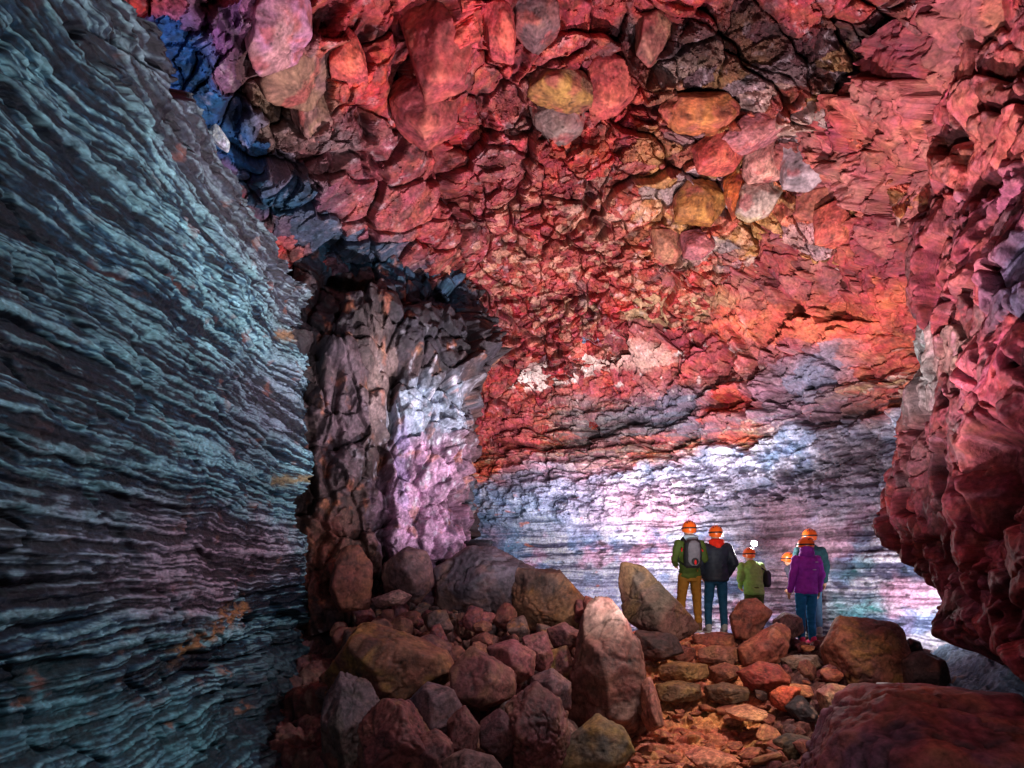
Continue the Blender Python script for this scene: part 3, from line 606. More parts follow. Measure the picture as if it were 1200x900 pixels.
RB = (C(118,62,56), C(98,52,50), C(138,80,66)); BR = (C(96,68,66), C(82,60,62), C(138,82,50)); GB = (C(104,88,74), C(88,78,74), C(138,106,60))
PR = (C(112,54,58), C(130,66,68), C(92,58,70)); OR = (C(170,92,70), C(150,78,62), C(190,124,84)); PU = (C(112,60,68), C(100,66,84), C(140,78,72))
B = [
 ("big dark pitted boulder crowning the rubble heap below the back wall", [(505,690),(512,668),(535,650),(560,637),(600,650),(625,668),(612,730),(585,748),(545,737),(515,715)], 8.3, 1.0, (C(84,64,70),C(70,58,68),C(104,72,66)), 1, 6),
 ("boulder with an orange brown ridge beside the dark crowning boulder", [(598,668),(655,670),(684,702),(682,738),(650,745),(605,738)], 8.0, .9, (C(110,72,52),C(84,60,56),C(150,92,50)), 2, 6),
 ("tall pyramid shaped boulder with a pale scratched right face left of the path", [(688,706),(714,703),(748,752),(764,846),(730,866),(660,842)], 6.2, .75, (C(100,58,52),C(84,60,58),C(120,92,84)), 3, 6),
 ("yellowish brown block at the bottom edge below the pyramid boulder", [(658,872),(700,838),(728,852),(742,880),(728,900),(690,912),(655,908)], 4.9, .5, (C(118,88,58),C(96,78,66),C(146,110,56)), 4, 5),
 ("broad ochre topped boulder at the foot of the dark pillar", [(384,790),(398,752),(425,730),(470,745),(520,766),(531,790),(512,812),(470,838),(392,830)], 5.9, .9, (C(122,72,54),C(104,60,54),C(146,98,50)), 5, 6),
 ("grey brown upright boulder in the bottom left corner of the rubble", [(380,820),(400,790),(430,800),(446,830),(440,890),(425,925),(385,925)], 5.2, .8, (C(94,66,62),C(102,78,84),C(80,62,54)), 6, 6),
 ("cracked dusky red boulder at the bottom left of the rubble", [(422,850),(445,822),(478,826),(492,850),(515,868),(524,895),(505,925),(425,925)], 4.5, .6, (C(124,64,62),C(108,54,56),C(128,82,58)), 7, 6),
 ("mauve grey knobbly rock above the cracked dusky red boulder", [(481,822),(500,802),(530,810),(546,838),(524,864),(490,852)], 4.8, .42, (C(98,66,70),C(80,62,72),C(116,78,76)), 8, 5),
 ("smooth reddish faceted boulder in the middle of the rubble", [(529,785),(553,758),(580,762),(606,790),(602,815),(565,832),(533,820)], 5.6, .55, (C(120,66,62),C(106,58,58),C(130,82,64)), 9, 5),
 ("split red rock right of the smooth faceted boulder", [(570,760),(603,750),(627,766),(624,790),(600,805),(583,782)], 5.9, .45, (C(122,60,62),C(104,56,58),C(124,74,66)), 10, 5),
 ("upright dark red wedge beside the split red rock", [(612,748),(640,740),(648,772),(640,790),(622,782)], 6.2, .35, (C(112,56,58),C(100,52,56),C(116,70,60)), 11, 5),
 ("flat topped dark red block under the orange ridged boulder", [(640,738),(662,730),(682,742),(680,757),(650,760)], 6.6, .4, (C(112,58,60),C(98,54,56),C(118,72,66)), 12, 5),
 ("small dull red cube of rock near the bottom of the heap", [(523,842),(545,828),(562,852),(556,885),(528,888)], 4.7, .3, (C(112,62,60),C(120,76,66),C(92,54,54)), 13, 5),
 ("crumbling reddish boulder at the bottom right of the heap", [(594,830),(628,802),(656,822),(668,868),(655,915),(606,915),(590,880)], 4.9, .6, (C(116,60,60),C(94,54,56),C(130,86,70)), 14, 6),
 ("dark blocky rock standing against the lilac wall", [(448,664),(476,642),(502,648),(507,685),(490,706),(452,700)], 7.7, .55, (C(88,58,60),C(74,52,58),C(104,66,60)), 15, 5),
 ("small pinkish slab lying on dark rubble by the pillar", [(436,702),(466,691),(482,698),(472,708),(444,712)], 7.1, .35, (C(140,92,92),C(120,74,76),C(150,100,96)), 16, 5),
 ("ochre streaked block tucked behind the pyramid boulder", [(642,765),(664,757),(672,780),(668,812),(646,808)], 6.3, .35, (C(128,92,52),C(110,62,56),C(140,100,60)), 17, 5),
 ("reddish brown rock leaning on the foot of the pillar", [(386,690),(398,645),(420,640),(436,665),(432,712),(396,716)], 7.2, .45, (C(120,66,56),C(102,58,54),C(134,76,58)), 18, 5),
 ("large leaning pointed slab left of the standing group", [(726,658),(734,654),(748,660),(778,692),(822,738),(800,750),(764,748),(731,722)], 8.2, .55, (C(104,70,66),C(96,82,74),C(128,96,66)), 19, 6),
 ("dark wedge under the leaning pointed slab", [(745,738),(790,744),(800,765),(770,775),(742,765)], 7.9, .5, (C(74,50,52),C(66,48,52),C(96,62,58)), 20, 5),
 ("small reddish knob peaking above the pyramid boulder", [(684,706),(690,690),(702,704),(718,704),(735,716),(738,745),(690,742)], 7.3, .5, (C(118,62,58),C(104,58,58),C(130,80,66)), 21, 5),
 ("round topped rock in front of the green jacketed person", [(856,722),(868,704),(888,702),(901,716),(898,736),(882,750),(860,746)], 8.6, .5, (C(138,76,62),C(118,66,60),C(84,58,54)), 22, 5),
 ("smooth orange red boulder leaning below the round topped rock", [(866,758),(886,740),(912,730),(926,740),(920,766),(897,784),(870,780)], 8.0, .6, (C(150,82,66),C(134,72,64),C(160,100,72)), 23, 5),
 ("large smooth rust brown boulder right of the purple jacket", [(967,756),(985,724),(1020,719),(1052,732),(1062,762),(1058,800),(1030,818),(985,812),(968,790)], 7.5, 1.0, (C(128,74,58),C(110,66,64),C(146,98,56)), 24, 6),
 ("flat grey slab lying between the steps and the rust brown boulder", [(917,772),(930,768),(956,768),(966,778),(948,788),(922,784)], 7.8, .4, (C(124,96,84),C(110,90,84),C(134,104,88)), 25, 5),
 ("bright red crumbly rock right of the stone steps", [(864,788),(890,776),(912,780),(926,794),(916,812),(876,808)], 7.2, .5, (C(150,66,54),C(130,58,52),C(170,90,64)), 26, 5),
 ("orange faced angular rock below the crumbly red rock", [(903,812),(918,804),(937,806),(934,822),(918,834),(908,828)], 6.7, .3, (C(205,96,62),C(190,86,60),C(170,80,60)), 27, 5),
 ("black shiny angular rock beside the orange faced one", [(920,828),(938,814),(952,830),(956,846),(936,848)], 6.5, .3, (C(66,56,60),C(50,44,50),C(150,120,110)), 28, 5),
 ("tan and pink rock on the heap right of the path", [(960,812),(975,802),(996,806),(1006,826),(990,838),(968,834)], 6.7, .4, (C(176,126,100),C(150,90,84),C(200,160,130)), 29, 5),
 ("white and black streaked lump behind the huge foreground boulder", [(1014,812),(1030,802),(1060,802),(1080,812),(1066,824),(1022,826)], 6.3, .45, (C(150,152,160),C(60,60,68),C(190,190,200)), 30, 5),
 ("huge purplish red boulder filling the bottom right corner", [(948,935),(982,860),(1050,815),(1200,819),(1285,960),(955,985)], 4.1, 1.9, (C(132,58,66),C(100,66,86),C(152,84,66)), 31, 6),
 ("blocky wine red rock in front of the huge boulder", [(968,868),(990,848),(1012,856),(1020,890),(1000,915),(972,905)], 4.3, .35, (C(120,58,64),C(104,52,60),C(150,84,80)), 32, 5),
 ("dark olive rock half buried in the trodden path", [(906,868),(922,860),(946,864),(958,880),(940,896),(914,886)], 5.5, .35, (C(84,64,50),C(66,54,50),C(110,84,60)), 33, 5),
 ("dark rock beside the bright lamp at the right wall", [(1062,776),(1080,764),(1104,772),(1112,798),(1090,812),(1064,806)], 7.0, .5, (C(88,60,56),C(74,54,54),C(112,72,62)), 34, 5),
 ("small dark red rock close to the bright lamp", [(1058,756),(1066,748),(1078,752),(1080,766),(1066,772)], 7.6, .25, (C(60,40,42),C(50,36,40),C(88,54,52)), 35, 5),
 ("low mauve rock behind the purple jacketed person", [(907,728),(918,718),(934,722),(940,740),(922,750),(908,744)], 8.8, .4, (C(112,74,80),C(98,66,72),C(130,88,84)), 36, 5),
 ("narrow pink brown shard standing beside the path edge", [(752,800),(762,792),(772,820),(778,850),(760,856),(752,840)], 5.9, .25, (C(150,92,78),C(132,78,70),C(170,110,90)), 37, 5),
 ("brown rock between the ochre boulder and the middle boulder", [(478,752),(505,744),(528,756),(532,776),(500,778)], 6.6, .45, (C(108,60,58),C(92,54,56),C(120,74,62)), 38, 5),
 ("small dark red rock under the mauve grey knobbly rock", [(484,868),(510,856),(530,872),(532,905),(494,912)], 4.4, .3, (C(104,56,56),C(118,66,62),C(88,52,54)), 39, 5),
 ("pale dusty rock near the bottom centre of the rubble", [(520,890),(545,878),(575,886),(590,905),(560,925),(520,920)], 4.2, .35, (C(122,84,78),C(106,70,68),C(140,100,90)), 40, 5),
 ("rounded maroon rock right of the small dull red cube", [(563,848),(585,832),(604,845),(606,875),(585,890),(564,878)], 4.8, .35, (C(98,52,56),C(86,50,54),C(112,64,62)), 41, 5),
 ("greyish maroon boulder between the split rock and the pyramid", [(624,792),(645,782),(668,800),(668,832),(640,830),(622,815)], 5.5, .4, (C(104,66,68),C(88,62,68),C(116,76,70)), 42, 5),
]
for (lab, poly, Y, th, cols, seed, sub) in B:
    boulder("boulder", lab, "boulder", poly, Y, th, cols, seed+100, sub, {1: 1.3, 31: 1.7, 6: 1.2, 3: 1.1, 7: 1.4, 14: 1.8, 24: .8}.get(seed, 1.))
# stone steps
ST = [
 ("topmost reddish step stone at the feet of the black jacketed person", [(814,745),(840,741),(866,743),(869,755),(842,759),(816,757)], 8.75, .5, (C(140,72,58),C(122,64,54),C(160,92,70))),
 ("long brown block of the upper step, right half", [(817,762),(838,757),(867,759),(869,773),(850,779),(821,775)], 8.1, .4, (C(128,76,60),C(112,68,58),C(150,100,72))),
 ("small red block of the upper step, left end", [(784,763),(798,756),(813,760),(815,772),(795,776)], 8.2, .35, (C(120,62,54),C(108,58,52),C(130,80,60))),
 ("long yellowish brown block of the middle step", [(772,781),(795,776),(826,779),(829,793),(800,799),(776,796)], 7.6, .45, (C(140,100,64),C(122,84,62),C(160,116,70))),
 ("short red brown block of the middle step", [(832,782),(850,777),(864,781),(863,796),(835,799)], 7.65, .45, (C(130,76,60),C(116,68,58),C(150,92,66))),
 ("squared olive brown block of the lowest step", [(770,803),(798,799),(820,803),(821,818),(790,823),(773,819)], 7.1, .45, (C(126,92,60),C(108,80,60),C(146,110,70))),
 ("dark brown block of the lowest step beside the crumbly rock", [(829,805),(850,801),(874,806),(872,819),(845,824),(830,818)], 7.1, .45, (C(104,74,56),C(90,66,54),C(124,92,66))),
 ("flat tan slab lying at the foot of the lowest step", [(852,834),(880,828),(898,834),(880,842),(858,841)], 6.4, .5, (C(190,128,96),C(176,112,86),C(206,146,110))),
 ("pale orange slab at the bottom edge of the path", [(805,886),(830,879),(862,888),(850,898),(815,896)], 5.4, .5, (C(204,120,92),C(188,106,84),C(214,136,108))),
]
for i, (lab, poly, Y, th, cols) in enumerate(ST):
    boulder("step_stone", lab, "step stone", poly, Y, th, cols, 300+i, 5, 1.3, 4, .2, None, 90, (0,0), 3)
# blocks wedged in the ceiling
def ceil_depth(px, py):
    P = CEIL.P[::4, ::4]; y = np.maximum(P[...,1], .4); a = 600+P[...,0]/y*F; b = HY-(P[...,2]-CZ)/y*F
    m = (np.hypot(a-px, b-py) < 20) & (y > 2)
    return float(np.percentile(y[m], 12)) if m.any() else 8.
CB = [
 ("large pale lavender grey slab wedged in the red ceiling", [(918,168),(945,163),(985,170),(996,190),(975,202),(950,217),(925,213),(917,200)], .5, (C(165,150,160),C(150,138,158),C(180,160,150))),
 ("cream and yellow block under the pale lavender slab", [(870,222),(885,206),(903,207),(915,222),(898,250),(880,256),(866,245)], .4, (C(205,180,140),C(190,175,165),C(220,160,90))),
 ("rounded ochre yellow block left of the cream block", [(794,232),(806,218),(835,216),(846,240),(832,258),(815,262),(797,252)], .45, (C(190,128,58),C(170,108,58),C(205,140,90))),
 ("pink white block left of the pale lavender slab", [(876,176),(895,163),(916,168),(917,206),(882,208),(876,195)], .4, (C(214,150,140),C(200,130,120),C(230,180,165))),
 ("thin bright orange shard between the ochre and cream blocks", [(850,212),(862,200),(872,212),(868,235),(862,250),(852,228)], .3, (C(220,110,40),C(195,90,40),C(225,130,60))),
 ("salmon red angular block left of the pink white block", [(815,172),(842,158),(873,170),(862,190),(822,198)], .45, (C(210,92,76),C(196,84,80),C(222,120,84))),
 ("rose coloured block above the salmon red block", [(850,162),(868,145),(905,140),(911,155),(880,170),(862,168)], .4, (C(196,120,128),C(184,104,110),C(205,140,145))),
 ("orange brown lozenge block at the edge of the rubble hollow", [(777,128),(800,115),(840,116),(866,128),(838,148),(800,148)], .45, (C(184,104,56),C(170,90,52),C(200,90,50))),
 ("ochre fronted block above the slate block in the ceiling", [(624,92),(650,82),(686,90),(690,114),(660,120),(624,114)], .5, (C(168,122,62),C(130,104,80),C(186,130,60))),
 ("slate grey block hanging under the ochre fronted block", [(622,118),(655,121),(686,119),(678,150),(650,160),(632,146)], .5, (C(112,106,106),C(96,92,98),C(126,116,104))),
 ("salmon pink pointed block right of the slate grey block", [(690,66),(702,60),(722,78),(742,104),(728,120),(694,121)], .5, (C(214,92,84),C(200,80,80),C(222,120,96))),
 ("tall tan block below the top edge of the ceiling", [(748,24),(762,8),(788,6),(782,45),(762,70),(748,62)], .5, (C(176,126,100),C(150,96,88),C(190,140,104))),
 ("olive grey block beside the open ceiling fracture", [(345,108),(375,100),(390,122),(388,145),(360,158),(346,138)], .5, (C(124,106,86),C(104,92,92),C(140,116,90))),
 ("brown grey ribbed block above the olive grey block", [(306,96),(325,72),(352,55),(384,70),(386,95),(352,106),(330,130),(310,118)], .6, (C(130,104,88),C(104,90,100),C(146,116,92))),
 ("lilac pink block in the upper left of the ceiling", [(294,30),(318,8),(358,4),(356,36),(330,54),(302,76)], .6, (C(178,120,160),C(190,140,150),C(150,96,140))),
 ("dark slate block in a black recess at the top of the ceiling", [(604,8),(625,-6),(650,4),(652,30),(628,42),(608,34)], .5, (C(66,66,76),C(56,56,66),C(84,78,80))),
 ("large coral red block right of the open fracture", [(392,70),(410,48),(424,60),(428,84),(416,88),(392,90)], .45, (C(212,82,76),C(200,70,70),C(222,120,110))),
 ("smooth coral red face at the top of the ceiling", [(560,6),(592,2),(602,40),(600,62),(576,52)], .5, (C(206,70,72),C(190,60,66),C(214,92,88))),
 ("tan squared block in the lower ceiling rubble", [(764,272),(790,270),(800,288),(792,305),(770,300)], .4, (C(186,128,98),C(176,110,88),C(200,146,116))),
 ("mauve block in the lower ceiling rubble", [(800,276),(825,272),(836,290),(822,300),(804,298)], .4, (C(190,110,122),C(176,96,108),C(205,130,140))),
 ("broad brick red block in the ceiling above the layered wall", [(955,250),(988,242),(1000,262),(990,280),(960,282)], .45, (C(200,92,72),C(186,80,68),C(210,110,84))),
 ("copper brown block below the pale lavender slab", [(925,222),(960,214),(985,224),(990,246),(955,256),(930,248)], .45, (C(176,100,76),C(160,88,72),C(190,116,84))),
]
CB += [
 ("dark red slab left of the long open fracture in the ceiling", [(470,14),(500,-4),(536,6),(548,44),(538,84),(498,96),(476,62)], .45, (C(168,62,66),C(150,54,62),C(190,84,80))),
 ("crimson wedge below the dark red slab in the ceiling", [(462,100),(498,92),(528,108),(530,140),(498,158),(466,138)], .45, (C(176,66,70),C(140,52,60),C(196,96,92))),
]
CB.append(("small glassy white lump beside the dark hollow above the banded wall", [(243,150),(248,144),(257,150),(266,163),(262,171),(252,166)], .12, (C(215,220,240),C(190,205,235),C(235,235,245))))
for i, (lab, poly, th, cols) in enumerate(CB):
    cols = (cols[0]*.72+C(166,78,70)*.28 if i < len(CB)-1 else cols[0], cols[1]*.65+C(176,84,80)*.35, C(168,74,72) if i < len(CB)-1 else cols[2])
    cx = sum(p[0] for p in poly)/len(poly); cy = sum(p[1] for p in poly)/len(poly)
    poly = [(cx+(x-cx)*1.12, cy+(y-cy)*1.12) for x, y in poly]
    boulder("ceiling_block", lab, "rock block", poly, ceil_depth(cx, cy)+.04, th, cols, 500+i, 5, .8, 4, .22, None, 120, (0,0), 4)

# loose rubble: individual stones, a few shapes copied many times
rs = np.random.RandomState(11); VAR = []
PALR = [RB, PR, BR, (C(110,58,56),C(126,70,62),C(96,56,58)), (C(132,78,64),C(110,64,58),C(150,96,74)), (C(88,60,62),C(76,56,60),C(110,76,68))]
PALP = [OR, (C(160,88,66),C(140,76,60),C(184,120,84)), (C(176,108,78),C(150,88,66),C(196,140,100)), (C(146,74,58),C(130,66,56),C(164,92,70))]
for k in range(14):
    pal = PALR[k % 6] if k < 9 else PALP[k % 4]; flat = 1 if k < 9 else .4
    pl = []
    for j in range(15):
        n = rs.normal(size=3); n /= np.linalg.norm(n); pl.append((n, rs.uniform(.32,.52)*(flat if abs(n[2])>.75 else 1)))
    for ax in range(3):
        for sg in (-1,1):
            n = np.zeros(3); n[ax] = sg; pl.append((n, .5*(flat if ax==2 else rs.uniform(.7,1)))) 
    V, Fc = carve(pl, np.array([.5,.45,.4*flat]), 4, 80); V = chip(V, rs, 8, .85, .97); V, col = rock_finish(V, .9, rs, pal, .9)
    VAR.append(raw_mesh("rubble_stone", V, Fc, col, M_BLD))
def scatter(n, x0, x1, y0, y1, s0, s1, vars_, label, group, name, ok=None, sink=.15):
    k = 0; tries = 0
    while k < n and tries < n*30:
        tries += 1
        X = rs.uniform(x0, x1); Y = rs.uniform(y0, y1)
        px = 600+X/Y*F
        if ok is not None and not ok(X, Y, px): continue
        z, _ = ground_h(np.array([X]), np.array([Y])); s = s0*(s1/s0)**(rs.uniform()**2)
        o = link(name, VAR[vars_[rs.randint(len(vars_))]], None, (X, Y, CZ+float(z[0])+s*.5*(1-2*sink)*(1 if s > .0 else 0)))
        o.rotation_euler = (rs.uniform(-.5,.5), rs.uniform(-.5,.5), rs.uniform(0, 6.3)); o.scale = (s, s*rs.uniform(.75,1.1), s*rs.uniform(.7,1))
        tag(o, label, "rubble stone", group); k += 1
scatter(150, -2.3, 1.0, 4.3, 8.8, .16, .42, list(range(9)), "dark reddish rubble stone among the boulders of the heap left of the path", "loose stones of the heap left of the path", "rubble_stone",
        lambda X,Y,px: 378 < px < 740 and X < np.interp(Y,[4,6,8,9],[.45,.6,1.1,1.4]))
scatter(60, .8, 5.5, 4.6, 9.0, .12, .34, list(range(9))+[10,12], "reddish rubble stone among the boulders right of the path", "loose stones right of the path", "rubble_stone",
        lambda X,Y,px: 880 < px < 1090 and X > np.interp(Y,[4,6,8,9],[1.7,2.6,3.1,4.0]))
scatter(70, -2.2, 4.6, 4.3, 8.4, .07, .16, list(range(9)), "fist sized dark reddish stone filling gaps between the boulders", "small gap filling stones", "rubble_stone",
        lambda X,Y,px: (380 < px < 745) or (900 < px < 1080), .1)
scatter(80, .6, 3.6, 4.9, 7.2, .10, .34, [9,10,11,12,13], "flat orange brown stone trodden into the path before the steps", "flat stones of the trodden path", "path_stone",
        lambda X,Y,px: 745 < px < 950 and np.interp(Y,[4,6,8],[.5,.75,1.2]) < X < np.interp(Y,[4,6,8],[1.8,2.7,3.2]), .3)

# ================================================================== PEOPLE
def caps(a, b, ra, rb, n=14, fx=1., fy=1.):
    """a tapered limb with round ends"""
    a = np.array(a, float); b = np.array(b, float); ax = b-a; L = np.linalg.norm(ax); ax = ax/max(L,1e-6)
    t = np.array([0,0,1.]) if abs(ax[2]) < .9 else np.array([0,1.,0]); u = np.cross(ax, t); u /= np.linalg.norm(u); v = np.cross(ax, u)
    rings = []
    for k in range(1, 6): th = PI/2*k/5; rings.append((-ra*math.cos(th), ra*math.sin(th)))
    for k in range(1, 5): rings.append((L*k/5, ra+(rb-ra)*k/5))
    for k in range(5, 0, -1): th = PI/2*k/5; rings.append((L+rb*math.cos(th), rb*math.sin(th)))
    return _rings([(a+ax*h, r*fx, r*fy, u, v) for h, r in rings], n, a-ax*ra, b+ax*rb)
def _rings(rings, n, p0, p1):
    V = []; Fc = []
    for (c, ru, rv, u, v) in rings:
        for k in range(n): th = 2*PI*k/n; V.append(c+u*ru*math.cos(th)+v*rv*math.sin(th))
    m = len(rings)
    for i in range(m-1):
        for k in range(n):
            a, b = i*n+k, i*n+(k+1)%n; Fc += [(a, b, b+n), (a, b+n, a+n)]
    V.append(np.array(p0)); V.append(np.array(p1)); s, e = len(V)-2, len(V)-1
    for k in range(n): Fc += [(s, (k+1)%n, k), (e, (m-1)*n+k, (m-1)*n+(k+1)%n)]
    return np.array(V), np.array(Fc)
def loft(rings, n=24):
    """upright body of elliptic rings (x, y, z, rx, ry)"""
    X, Yv = np.array([1.,0,0]), np.array([0,1.,0])
    R = [(np.array(r[:3], float), r[3], r[4], X, Yv) for r in rings]
    return _rings(R, n, R[0][0], R[-1][0])
def ball(c, r):
    D, Fc = ico(3); return D*np.array(r)+np.array(c), Fc
def merge(parts):
    V = []; Fc = []; k = 0
    for v, f in parts: V.append(v); Fc.append(f+k); k += len(v)
    return np.concatenate(V), np.concatenate(Fc)
def fuse(name, parts, mat, parent, voxel=.011, smooth=4, wrinkle=0., wscale=(9,9,14), seed=0, cut=None, quilt=0.):
    """fuse the pieces into one continuous skin"""
    V, Fc = merge(parts); me = raw_mesh("tmp", V, Fc)
    o = bpy.data.objects.new("tmp", me); COL.objects.link(o)
    bm = bmesh.new(); bm.from_mesh(me); bmesh.ops.recalc_face_normals(bm, faces=bm.faces); bm.to_mesh(me); bm.free()
    m = o.modifiers.new("r", 'REMESH'); m.mode = 'VOXEL'; m.voxel_size = voxel; m.use_smooth_shade = True
    s = o.modifiers.new("s", 'SMOOTH'); s.factor = .5; s.iterations = smooth
    dg = bpy.context.evaluated_depsgraph_get(); dg.update()
    out = bpy.data.meshes.new_from_object(o.evaluated_get(dg)); bpy.data.objects.remove(o); bpy.data.meshes.remove(me)
    n = len(out.vertices); co = np.zeros(n*3, np.float32); out.vertices.foreach_get("co", co); co = co.reshape(-1,3).astype(float)
    nr = np.zeros(n*3, np.float32); out.vertices.foreach_get("normal", nr); nr = nr.reshape(-1,3)
    if wrinkle:
        q = co*np.array(wscale)+seed*3.7
        f = 1-2*np.abs(n3(q[:,0], q[:,1], q[:,2], seed)); g = n3(q[:,0]*2.1, q[:,1]*2.1, q[:,2]*2.1, seed+3)
        co = co+nr*((.7*f+.4*g)*wrinkle)[:,None]
    if quilt:
        co = co+nr*(np.abs(np.sin(co[:,2]*PI/.075))**.6*quilt)[:,None]
    out.vertices.foreach_set("co", co.astype(np.float32).ravel()); out.materials.clear(); out.materials.append(mat); out.update(); out.name = name
    return link(name, out, parent)
SKIN = flat_mat("skin", C(205,150,125), .5, .08, 20)
HAIR = flat_mat("dark hair", C(52,34,28), .5, .3, 60)
HELM = flat_mat("orange helmet shell", C(240,98,24), .32, .06, 9, .03, .6)
BLK = flat_mat("black webbing", C(34,34,38), .6, .15, 30)
SOLE = flat_mat("pale shoe rubber", C(180,176,170), .6, .15, 30)
LENS_OFF = flat_mat("lamp lens", C(170,175,180), .15, .02, 9, 0, .7)
LENS_ON = bpy.data.materials.new("lit headlamp lens"); LENS_ON.use_nodes = True
_b = LENS_ON.node_tree.nodes["Principled BSDF"]; _b.inputs["Emission Color"].default_value = (1,.97,.94,1); _b.inputs["Emission Strength"].default_value = 400
def cloth(n, c, rough=.75, sheen=0): return flat_mat(n, c, rough, .18, 18, .25, .25)

def person(label, pos, yaw, H, jacket, trousers, shoe, arms='hang', jk=1., quilt=0., hood=None, hoodcol=None, lit=False, patch=None, stoop=0., stance=.10, hair=False, helmz=0, headyaw=0., group=None, foot=None):
    k = H/1.72
    r = bpy.data.objects.new("person", None); COL.objects.link(r); r.location = pos; r.rotation_euler = (0,0,yaw); r.scale = (k,)*3; r.empty_display_size = .2
    tag(r, label, "person", group)
    def bend(p):
        """lean everything above the hips forward"""
        x, y, z = p
        if stoop and z > .92:
            c, s_ = math.cos(stoop), math.sin(stoop); dz = z-.92; return (x, y*c+dz*s_, .92+dz*c-y*s_)
        return p
    st = stance
    hipL, hipR = (-.09,0,.90), (.09,0,.90); knL, knR = (-st,.02,.49), (st,.01,.49); anL, anR = (-st-.01,-.02,.09), (st+.015,-.01,.09)
    shx = .172
    if arms == 'hang': el, wr = [(-.235,-.03,1.14),(.235,-.03,1.14)], [(-.245,.05,.89),(.245,.05,.89)]
    elif arms == 'pocket': el, wr = [(-.27,-.07,1.13),(.27,-.07,1.13)], [(-.20,.06,.93),(.20,.06,.93)]
    elif arms == 'front': el, wr = [(-.245,-.02,1.14),(.24,.0,1.14)], [(-.15,.20,1.05),(.13,.20,1.10)]
    elif arms == 'mixed': el, wr = [(-.245,-.04,1.14),(.25,-.03,1.14)], [(-.265,.0,.88),(.19,.16,1.02)]
    sh = [(-shx,0,1.375),(shx,0,1.375)]
    # ---- the body: one skin
    hd = (0,.015,1.60)
    P = [ball(hd, (.076,.095,.112)), ball((0,.045,1.545), (.055,.062,.06)), caps((0,-.01,1.42), (0,.0,1.53), .055,.05),
         ball((0,.118,1.585), (.012,.018,.02)), ball((-.078,.0,1.59), (.012,.02,.03)), ball((.078,.0,1.59), (.012,.02,.03)),
         loft([(0,0,.86,.13,.095),(0,0,.95,.15,.105),(0,0,1.08,.125,.09),(0,0,1.25,.15,.105),(0,-.005,1.38,.16,.095),(0,0,1.44,.09,.06)])]
    for s_, e, w_ in zip(sh, el, wr):
        e = np.array(e); w_ = np.array(w_); dr = (w_-e)/np.linalg.norm(w_-e)
        P += [caps(s_, e, .05, .038), caps(e, w_, .037, .026)]
        side = np.cross(dr, [0,1.,0]); side = side/max(np.linalg.norm(side),1e-6); sg = np.sign(w_[0]); fw = np.array([0,1.,0])-dr*dr[1]; fw /= np.linalg.norm(fw)
        pm = w_+dr*.065; P.append(caps(w_+dr*.01, pm, .024,.030, fx=1))
        for j, (o_, L_) in enumerate(((-.030,.062),(-.010,.075),(.010,.07),(.028,.055))):
            a = pm+fw*o_+dr*.012; m_ = a+dr*L_*.55-side*sg*.0; b_ = m_+dr*L_*.45+np.array([-sg*.014,0,0]); P += [caps(a, m_, .0092,.0088, 8), caps(m_, b_, .0088,.0075, 8)]
        a = w_+dr*.03+fw*.028; P += [caps(a, a+dr*.035+fw*.022, .0105,.0095, 8), caps(a+dr*.035+fw*.022, a+dr*.062+fw*.026, .0095,.008, 8)]
    for h_, kn, an in ((hipL,knL,anL),(hipR,knR,anR)):
        P += [caps(h_, kn, .078,.05), caps(kn, an, .05,.034), caps((an[0],an[1]-.02,.04), (an[0]*1.1,an[1]+.13,.03), .035,.03)]
    P = [(np.array([bend(v) for v in V]), f) for V, f in P]
    fuse("body", P, SKIN, r, .0075, 3)
    # ---- clothes
    J = [loft([(0,0,.84,.165*jk,.125*jk),(0,0,.88,.178*jk,.135*jk),(0,0,1.0,.168*jk,.125*jk),(0,0,1.12,.168*jk,.125*jk),(0,.0,1.27,.185*jk,.135*jk),(0,-.005,1.37,.182*jk,.12*jk),(0,-.005,1.435,.12,.088),(0,0,1.475,.075,.07)])]
    for s_, e, w_ in zip(sh, el, wr):
        J += [caps(s_, e, .072*jk, .056*jk), caps(e, np.array(w_)*1.0, .056*jk, .040*jk)]
    J = [(np.array([bend(v) for v in V]), f) for V, f in J]
    fuse("jacket", J, jacket, r, .011, 3, .012 if not quilt else .006, (10,10,13), int(H*100) % 17, quilt=quilt)
    T = [loft([(0,0,.80,.14,.11),(0,0,.86,.165,.12),(0,0,.98,.155,.112)])]
    for h_, kn, an in ((hipL,knL,anL),(hipR,knR,anR)):
        T += [caps((h_[0]*.95,h_[1],.86), kn, .094,.066), caps(kn, (an[0],an[1],.12), .066,.054)]
    fuse("trousers", T, trousers, r, .010, 2, .007, (8,8,16), int(H*100) % 13+3)
    for an in (anL, anR):
        up = fuse("shoe", [caps((an[0],an[1]-.03,.06), (an[0]*1.12,an[1]+.15,.045), .045,.04), caps((an[0],an[1]-.02,.06),(an[0],an[1]-.02,.12),.048,.05)], shoe, r, .009, 2)
        S_ = merge([caps((an[0],an[1]-.035,.018), (an[0]*1.12,an[1]+.155,.018), .047,.042, 16)]); V = S_[0].copy(); V[:,2] = np.clip(V[:,2], .001, .032)
        link("sole", raw_mesh("sole", V, S_[1], None, SOLE), up)
    # ---- helmet with its lamp
    hp = bend((hd[0], hd[1], hd[2]))
    hx, hy, hz = hp; c, s_ = math.cos(headyaw), math.sin(headyaw)
    def HT(V):
        V = V-np.array([0,0,0]); V = np.stack([V[:,0]*c-V[:,1]*s_, V[:,0]*s_+V[:,1]*c, V[:,2]],1); return V*.94+np.array([hx,hy,hz])
